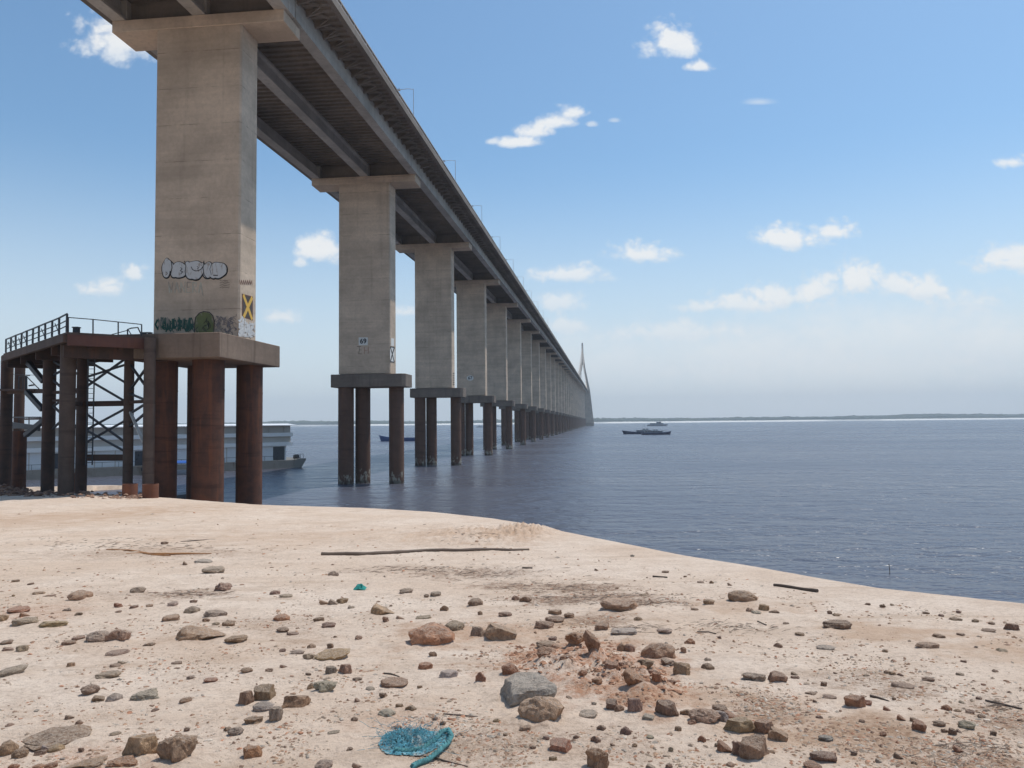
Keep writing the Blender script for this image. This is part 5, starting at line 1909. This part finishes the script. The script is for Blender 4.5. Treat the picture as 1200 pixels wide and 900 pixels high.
# smaller loose stones between the traced ones
taken = [(b[0], b[1], b[2]) for b in BIG] + [(s[0], s[1], s[2]) for s in SMALL]
r5 = random.Random(5)
cnt = 0
while cnt < 30:
    px, py = r5.uniform(5, 1195), r5.uniform(690, 898)
    yc = np.interp(px, [q[0] for q in CREST_PX], [q[1] for q in CREST_PX])
    if py < yc + 30: continue
    if any(abs(px - a) < 12 + c * .5 and abs(py - b) < 9 for a, b, c in taken): continue
    if 435 < px < 540 and 845 < py: continue
    w = r5.uniform(4, 8) * (0.7 + (py - 690) / 350)
    o = put_rock(px, py, w, w * r5.uniform(.4, .75), r5.choice('dbbgrdp'), r5.choice(['round', 'wedge', 'jag', 'slab']), 7000 + cnt)
    rows.append((o, px, py, w, w * .6, 'x'))
    taken.append((px, py, w))
    cnt += 1
for (o, px, py, w, h, tone) in rows:
    size = 'tiny' if w < 8 else ('small' if w < 14 else 'medium')
    if tone == 'x':
        c = o.color
        tone = min('gbrodp', key=lambda t: sum((TONE[t][k] - c[k]) ** 2 for k in range(3)))
    adj = size + (' flat ' if h < w * .38 else ' ') + TNAME[tone]
    lab = near_label(px, py, adj, 'stone')
    tag(o, lab, 'stone', 'small loose stones on the beach')


def bank_sand():
    """drift the sand up against the foot of the larger rocks"""
    me = bpy.data.objects['beach'].data
    co = np.empty(len(me.vertices) * 3, np.float32)
    me.vertices.foreach_get('co', co)
    co = co.reshape(-1, 3)
    X, Y = co[:, 0].astype(float), co[:, 1].astype(float)
    near = np.where((Y > 3.2) & (Y < 22) & (np.abs(X) < 16))[0]
    xn, yn = X[near], Y[near]
    add = np.zeros(len(near))
    for o in [q for q in COL.objects if q.name.startswith(('rock', 'stone')) and q.type == 'MESH']:
        w, d, h = o.scale
        r = max(w, 0.02) * 1.25
        e2 = ((xn - o.location.x) / (r * 1.25)) ** 2 + ((yn - o.location.y) / (max(d, .02) * 1.7)) ** 2
        k = np.where(e2 < 4)[0]
        add[k] = np.maximum(add[k], 0.26 * h * np.exp(-e2[k] * 1.1))
    wob = 0.65 + 0.9 * fbm(xn * 6, yn * 6, 2, 91)
    co[near, 2] += add * np.clip(wob, .2, 1.4)
    me.vertices.foreach_set('co', co.ravel())
    me.update()


bank_sand()


# gravel too fine to count
def build_gravel():
    m, g, p = new_mat('gravel_surface')
    va = g.n('ShaderNodeVertexColor', layer_name='tone')
    n = g.noise(g.n('ShaderNodeTexCoord').outputs['Object'], 40, 4, .7)
    g.set(p.inputs['Base Color'], g.mix(g.ramp(n, .3, .7), g.mix(1.0, va.outputs[0], C(.7, .7, .7), 'MULTIPLY'), va.outputs[0]))
    p.inputs['Roughness'].default_value = 0.95
    p.inputs['Specular IOR Level'].default_value = 0.15
    V, Fc, Cl = [], [], []
    base = np.array([(1, 0, 0), (0, 1, 0), (-1, 0, 0), (0, -1, 0), (0, 0, 1), (.7, .7, .45), (-.7, .7, .45), (-.7, -.7, .45), (.7, -.7, .45)], float)
    bf = [(0, 5, 8), (5, 0, 1), (6, 1, 2), (7, 2, 3), (8, 3, 0), (5, 1, 6), (6, 2, 7), (7, 3, 8), (4, 5, 6), (4, 6, 7), (4, 7, 8), (4, 8, 5)]
    r = random.Random(11)
    tones = [TONE[k] for k in 'dbbgpbdrpg']
    M_ = 150000
    gx = rng.uniform(-60, 1260, M_)
    gy = 598 + 307 * rng.random(M_) ** 0.72
    Rm = np.array(CAM_ROT)
    dv = np.stack([(gx - 600) / F, -(gy - 450) / F, -np.ones(M_)], -1) @ Rm.T
    t = (Z0 - EYE) / (dv[:, 2] + SLOPE * dv[:, 1])
    wx, wy = t * dv[:, 0], t * dv[:, 1]
    yc = np.interp(gx, [q[0] for q in CREST_PX], [q[1] for q in CREST_PX])
    dens = 0.30 + 1.3 * fbm(wx * .9 + 9, wy * 1.1, 4, 61, .6)
    for (sx, sy, rx, ry, st, kd) in STAINS:
        if kd < 2:
            e = ((gx - sx) / rx) ** 2 + ((gy - sy) / ry) ** 2
            dens = dens + 0.8 * st * np.clip(1.4 - e, 0, None)
    dens *= np.where(gy < 690, 0.6, 1.0)
    dens *= np.where((gx < 300) & (gy > 790) & (gy < 860), .4, 1.0)
    keep = (gy > yc + 12) & (rng.random(M_) < dens * .55)
    wx, wy = wx[keep][:34000], wy[keep][:34000]
    n = len(wx)
    wz = sand_h(wx, wy)
    sz = (0.0022 + 0.0105 * rng.random(n) ** 4) * (0.75 + wy / 8.5)
    gxk, gyk = gx[keep][:34000], gy[keep][:34000]
    clay = np.zeros(n, bool)
    for (sx, sy, rx, ry, st, kd) in STAINS[:3]:
        clay |= ((gxk - sx) / rx) ** 2 + ((gyk - sy) / ry) ** 2 < 0.8
    clay &= rng.random(n) < .6
    sz = np.where(clay, sz * 1.35, sz)
    a = rng.uniform(0, 6.3, n)
    jit = rng.uniform(.65, 1.25, (n, 9, 1))
    sc = np.stack([sz * rng.uniform(.9, 1.7, n), sz * rng.uniform(.6, 1.0, n), sz * rng.uniform(.45, .95, n)], -1)[:, None, :]
    v = base[None] * jit * sc
    ca, sa = np.cos(a)[:, None], np.sin(a)[:, None]
    v = np.stack([v[:, :, 0] * ca - v[:, :, 1] * sa + wx[:, None], v[:, :, 0] * sa + v[:, :, 1] * ca + wy[:, None], v[:, :, 2] + (wz - sz * .12)[:, None]], -1)
    V = v.reshape(-1, 3).tolist()
    Fc = (np.array(bf)[None] + (np.arange(n) * 9)[:, None, None]).reshape(-1, 3).tolist()
    tc_ = np.array(tones)[rng.integers(0, len(tones), n)] * rng.uniform(.7, 1.35, (n, 1))
    tc_ = np.where(clay[:, None], np.array(TONE['k']) * rng.uniform(.65, 1.25, (n, 1)), tc_)
    Cl = np.repeat(np.concatenate([tc_, np.ones((n, 1))], 1), 9, axis=0)
    me = bpy.data.meshes.new('gravel')
    me.from_pydata(V, [], Fc)
    at = me.color_attributes.new('tone', 'FLOAT_COLOR', 'POINT')
    at.data.foreach_set('color', np.array(Cl, np.float32).ravel())
    me.materials.append(m)
    o = bpy.data.objects.new('gravel', me)
    COL.objects.link(o)
    tag(o, 'fine dark and reddish gravel strewn over the pale sand', 'gravel', kind='stuff')
    # dry plant debris in the dark bands
    mb = MB()
    bands = [(650, 690, 95, 9), (700, 702, 95, 7), (560, 672, 80, 7), (480, 668, 70, 5), (755, 708, 60, 5), (220, 696, 55, 4), (1175, 828, 25, 7), (150, 640, 130, 8), (570, 630, 60, 8), (1130, 880, 70, 16), (740, 738, 50, 5), (870, 735, 60, 6)]
    for (cx, cy, rx, ry) in bands:
        for k in range(int(1.1 * rx)):
            px, py = r.gauss(cx, rx * .5), r.gauss(cy, ry * .5)
            q = at_sand(px, py)
            L = r.uniform(.015, .06) * (0.6 + q.y / 12)
            a = r.gauss(0.15, .6)
            z = sand_z(q.x, q.y) + .004
            d = Vector((math.cos(a) * L, math.sin(a) * L, r.uniform(-.1, .25) * L))
            mb.tube([Vector((q.x, q.y, z)) - d, Vector((q.x, q.y, z + .006)), Vector((q.x, q.y, z)) + d], [.0008, .0019 * (0.6 + q.y / 11), .0008], 4, caps=False, smooth=False)
    o = mb.build('dry_debris', M['wood'])
    tag(o, 'dark twigs and plant bits washed up in bands on the sand', 'debris', kind='stuff')
    # broken rubble under the jetty
    mbr = MB()
    for k in range(420):
        px = r.uniform(-40, 165)
        w_ = 1.0 if px < 48 else .55
        py = (579.5 if px < 48 else 580 + (px - 48) * .03) + r.uniform(-3, 2.5)
        q = at_sand(px, py)
        z = sand_z(q.x, q.y) + (r.random() ** 1.5) * (max(.1, .75 - abs(px - 8) / 60) if px < 48 else 0.25)
        s = r.uniform(.07, .3) * w_
        vs = base * np.array([[r.uniform(.6, 1.3)] * 3 for _ in range(9)]) * np.array([s * 1.4, s, s * .9])
        a = r.uniform(0, 6.3)
        vs = [(v[0] * math.cos(a) - v[1] * math.sin(a) + q.x, v[0] * math.sin(a) + v[1] * math.cos(a) + q.y, v[2] + z - .05) for v in vs]
        mbr.add(vs, bf)
    mr, g, p = new_mat('rubble_surface')
    pos = g.n('ShaderNodeTexCoord').outputs['Object']
    n = g.noise(pos, 1.4, 5, .7)
    g.set(p.inputs['Base Color'], g.mix(g.ramp(n, .35, .65), C(.13, .07, .05), C(.36, .22, .15)))
    p.inputs['Roughness'].default_value = .95
    o = mbr.build('rubble', mr)
    tag(o, 'heap of broken orange brown rubble under the jetty columns', 'rubble', kind='stuff')


build_gravel()


# ------------------------------------------------------------------ sticks, net and scrap
def stick(name, pts, r, mat, label, cat, lift=0.0, n=8):
    ps = []
    for k, (px, py) in enumerate(pts):
        q = at_sand(px, py)
        ps.append(Vector((q.x, q.y, sand_z(q.x, q.y) + (r if not isinstance(r, list) else r[k]) * .8 + lift)))
    # refine with noise
    fine, rr = [], []
    for k in range(len(ps) - 1):
        for j in range(6):
            t = j / 6
            p = ps[k].lerp(ps[k + 1], t)
            ra = (r if not isinstance(r, list) else r[k] * (1 - t) + r[k + 1] * t)
            p += Vector((0, mnoise.noise(p * 2.1) * ra * .6, mnoise.noise(p * 3.3) * ra * .4))
            fine.append(p)
            rr.append(ra * (1 + .22 * mnoise.noise(p * 5)))
    fine.append(ps[-1])
    rr.append(r if not isinstance(r, list) else r[-1])
    mb = MB()
    mb.tube(fine, rr, n)
    o = mb.build(name, M[mat])
    tag(o, label, cat)
    return o


stick('driftwood_pole', [(377, 651), (420, 651.5), (440, 650.5), (470, 648.3), (500, 646.8), (540, 647.2), (575, 645.8), (600, 646.2), (620, 645.3)],
      [.036, .033, .033, .032, .03, .03, .027, .025, .02], 'wood', 'long thin grey brown driftwood pole lying across the sand', 'driftwood')
stick('driftwood_stick', [(907, 687), (930, 690), (958, 694.5)], [.018, .02, .024], 'wood_dark', 'short straight dark stick on bare sand near the right shoreline', 'stick')
stick('dry_branch', [(125, 645), (150, 646.5), (175, 649), (182, 651), (215, 649.5), (248, 648.5)], [.012, .018, .02, .022, .018, .008], 'wood_orange', 'orange bare branch lying on the upper left sand', 'branch')
stick('dry_branch', [(148, 650), (165, 649), (180, 651.5), (200, 651)], [.01, .012, .014, .008], 'wood_orange', 'short fork of pale orange branch crossing the longer orange branch', 'branch')
stick('driftwood_stick', [(765, 676), (782, 677.2)], [.014, .012], 'wood_dark', 'short dark stick on bare sand above the log shaped rock', 'stick')
stick('driftwood_stick', [(817, 741.5), (830, 741), (839, 743)], [.008, .009, .006], 'wood_dark', 'thin dark twig between the smooth boulder and the shoreline boulder', 'stick')
stick('driftwood_stick', [(520, 837.5), (540, 839.2), (560, 840)], [.004, .005, .003], 'wood', 'thin twig between the blue net and the grey concrete chunk', 'stick')
stick('driftwood_stick', [(486, 886), (505, 886.5), (522, 892), (548, 898.5)], [.004, .005, .005, .003], 'wood_dark', 'thin twig running out from under the blue net', 'stick')
stick('driftwood_stick', [(221, 899), (226, 892), (232, 887)], [.005, .004, .002], 'wood_dark', 'bent twig at the foot of the tall brown rock at the bottom', 'stick', .01)
stick('driftwood_stick', [(1020, 815), (1030, 817.5), (1042, 821)], [.009, .007, .004], 'wood_dark', 'short dark twig right of the orange brown block', 'stick')
stick('driftwood_stick', [(1155, 822), (1175, 827), (1198, 832)], [.008, .009, .006], 'wood_dark', 'dark twig in the gravel at the right picture edge', 'stick')
stick('driftwood_stick', [(450, 792), (458, 793), (468, 797)], [.007, .008, .004], 'wood_dark', 'dark splinter lying behind the layered brown stone', 'stick', .02)
stick('driftwood_stick', [(888, 728), (898, 733)], [.008, .006], 'wood_dark', 'tiny dark twig below the brown boulder near the water', 'stick')
stick('driftwood_stick', [(612, 667), (624, 667)], [.015, .012], 'wood_dark', 'tiny dark stick just above the dark debris band', 'stick')
stick('driftwood_stick', [(212, 634), (230, 634.6), (252, 632.5)], [.012, .014, .008], 'wood', 'thin grey stick above the orange branch', 'stick')


def sheet_mat(name, col, dirt=None):
    m, g, p = new_mat(name)
    pos = g.n('ShaderNodeTexCoord').outputs['Object']
    n = g.noise(pos, 30, 6, .7)
    bc = g.mix(g.ramp(n, .3, .7), C(*[c * .55 for c in col]), C(*[min(1, c * 1.3) for c in col]))
    if dirt:
        bc = g.mix(g.m('MULTIPLY', g.ramp(g.noise(pos, 14, 5, .7), .52, .66), .7), bc, C(*dirt))
        g.set(p.inputs['Alpha'], g.ramp(g.noise(pos, 85, 3, .6), .40, .47))
    g.set(p.inputs['Base Color'], bc)
    p.inputs['Roughness'].default_value = .85
    bump(g, p, n, .6, .01)
    return m


def build_net():
    c = at_sand(485, 882)
    k = c.y / F
    z0 = sand_z(c.x, c.y)
    root = empty('fishing_net', (c.x, c.y, z0))
    tag(root, 'crumpled turquoise fishing net with a rope lying on the sand', 'fishing net')
    blue = sheet_mat('turquoise_net', (0.085, 0.28, 0.35), (0.45, 0.40, 0.34))
    dark = sheet_mat('teal_rope', (0.075, 0.23, 0.24))
    r = random.Random(3)

    def loc(px, py, z=0.0):
        q = at_sand(px, py)
        return Vector((q.x - c.x, q.y - c.y, sand_z(q.x, q.y) - z0 + z))
    # crumpled sheet with folds: a lumpy low mound
    outline = [(443, 876), (448, 866), (456, 860), (466, 857), (480, 857.5), (494, 860), (508, 858), (520, 858), (526, 864), (520, 873), (505, 881), (490, 886), (470, 888), (454, 887), (447, 882)]
    mb = MB()
    n = len(outline)
    ctr = Vector((sum(p[0] for p in outline) / n, sum(p[1] for p in outline) / n))
    RN = 12
    vs, fs = [], []
    dense = []
    for i in range(n):
        for j in range(5):
            a, b = Vector(outline[i]), Vector(outline[(i + 1) % n])
            dense.append(a.lerp(b, j / 5))
    nd = len(dense)
    for q in range(RN + 1):
        t = q / RN
        for p in dense:
            w = ctr.lerp(p, t)
            hgt = 0.05 * (1 - t ** 2.2)
            P = loc(w.x, w.y)
            fold = 1.5 * mnoise.fractal(Vector((w.x * .11, w.y * .3, 0)), .8, 2.1, 5) + .7 * abs(math.sin(w.x * .17 + w.y * .33))
            P.z += max(.004, hgt * (0.55 + .6 * fold)) + .003
            vs.append(P)
    for q in range(RN):
        for i in range(nd):
            fs.append((q * nd + i, q * nd + (i + 1) % nd, (q + 1) * nd + (i + 1) % nd, (q + 1) * nd + i))
    mb.add(vs, fs, True)
    mb.build('netting', blue, root)
    # loose fibres
    mb = MB()
    for s in range(330):
        px, py = r.gauss(480, 18), r.gauss(872, 6.5)
        if not (440 < px < 528): continue
        P = loc(px, py, .02 + .05 * r.random())
        d = Vector((r.gauss(0, .028), r.gauss(0, .016), r.gauss(0, .01)))
        pts = [P]
        for j in range(5):
            d = d + Vector((r.gauss(0, .012), r.gauss(0, .01), r.gauss(0, .008)))
            q = pts[-1] + d * .45
            q.z = max(q.z, .006)
            pts.append(q)
        mb.tube(pts, .0011, 4, caps=False)
    mb.build('loose_fibre', blue, root)
    # twisted rope
    mb = MB()
    path = [(462, 884.5), (478, 884), (496, 880), (508, 873), (517, 864), (525, 861), (529, 867), (524, 877), (514, 886), (502, 894), (490, 899), (482, 903)]
    P = [loc(a, b, .030 if 2 < i < 9 else .018) for i, (a, b) in enumerate(path)]
    dn = []
    for i in range(len(P) - 1):
        for j in range(10): dn.append(P[i].lerp(P[i + 1], j / 10))
    for st in range(3):
        pts = []
        for i, p in enumerate(dn):
            t = dn[min(i + 1, len(dn) - 1)] - dn[max(i - 1, 0)]
            t = t.normalized()
            a = t.cross(Vector((0, 0, 1))).normalized()
            b = a.cross(t)
            w = i * .75 + st * 2.094
            pts.append(p + a * math.cos(w) * .008 + b * math.sin(w) * .008)
        mb.tube(pts, .0085, 7)
    mb.build('rope', dark, root)
    # pale label like scrap caught in the folds
    q = at_sand(422, 691)
    mb = MB()
    w = 14 * q.y / F
    vs, fs = [], []
    for i in range(9):
        for j in range(7):
            u, v = i / 8 - .5, j / 6 - .5
            hh = .55 * w * max(0, 1 - 3.2 * (u * u + v * v)) * (0.7 + .9 * mnoise.noise(Vector((u * 7, v * 7, 3)))) + .01
            vs.append((u * w * (1 + .2 * mnoise.noise(Vector((v * 5, 1, 2)))), v * w * .8, hh))
    fs = [(i * 7 + j, (i + 1) * 7 + j, (i + 1) * 7 + j + 1, i * 7 + j + 1) for i in range(8) for j in range(6)]
    mb.add(vs, fs)
    o = mb.build('plastic_scrap', sheet_mat('teal_plastic', (0.03, 0.27, 0.23)), None, (q.x, q.y, sand_z(q.x, q.y)))
    tag(o, 'small crumpled teal plastic scrap below the driftwood pole', 'plastic scrap')


build_net()
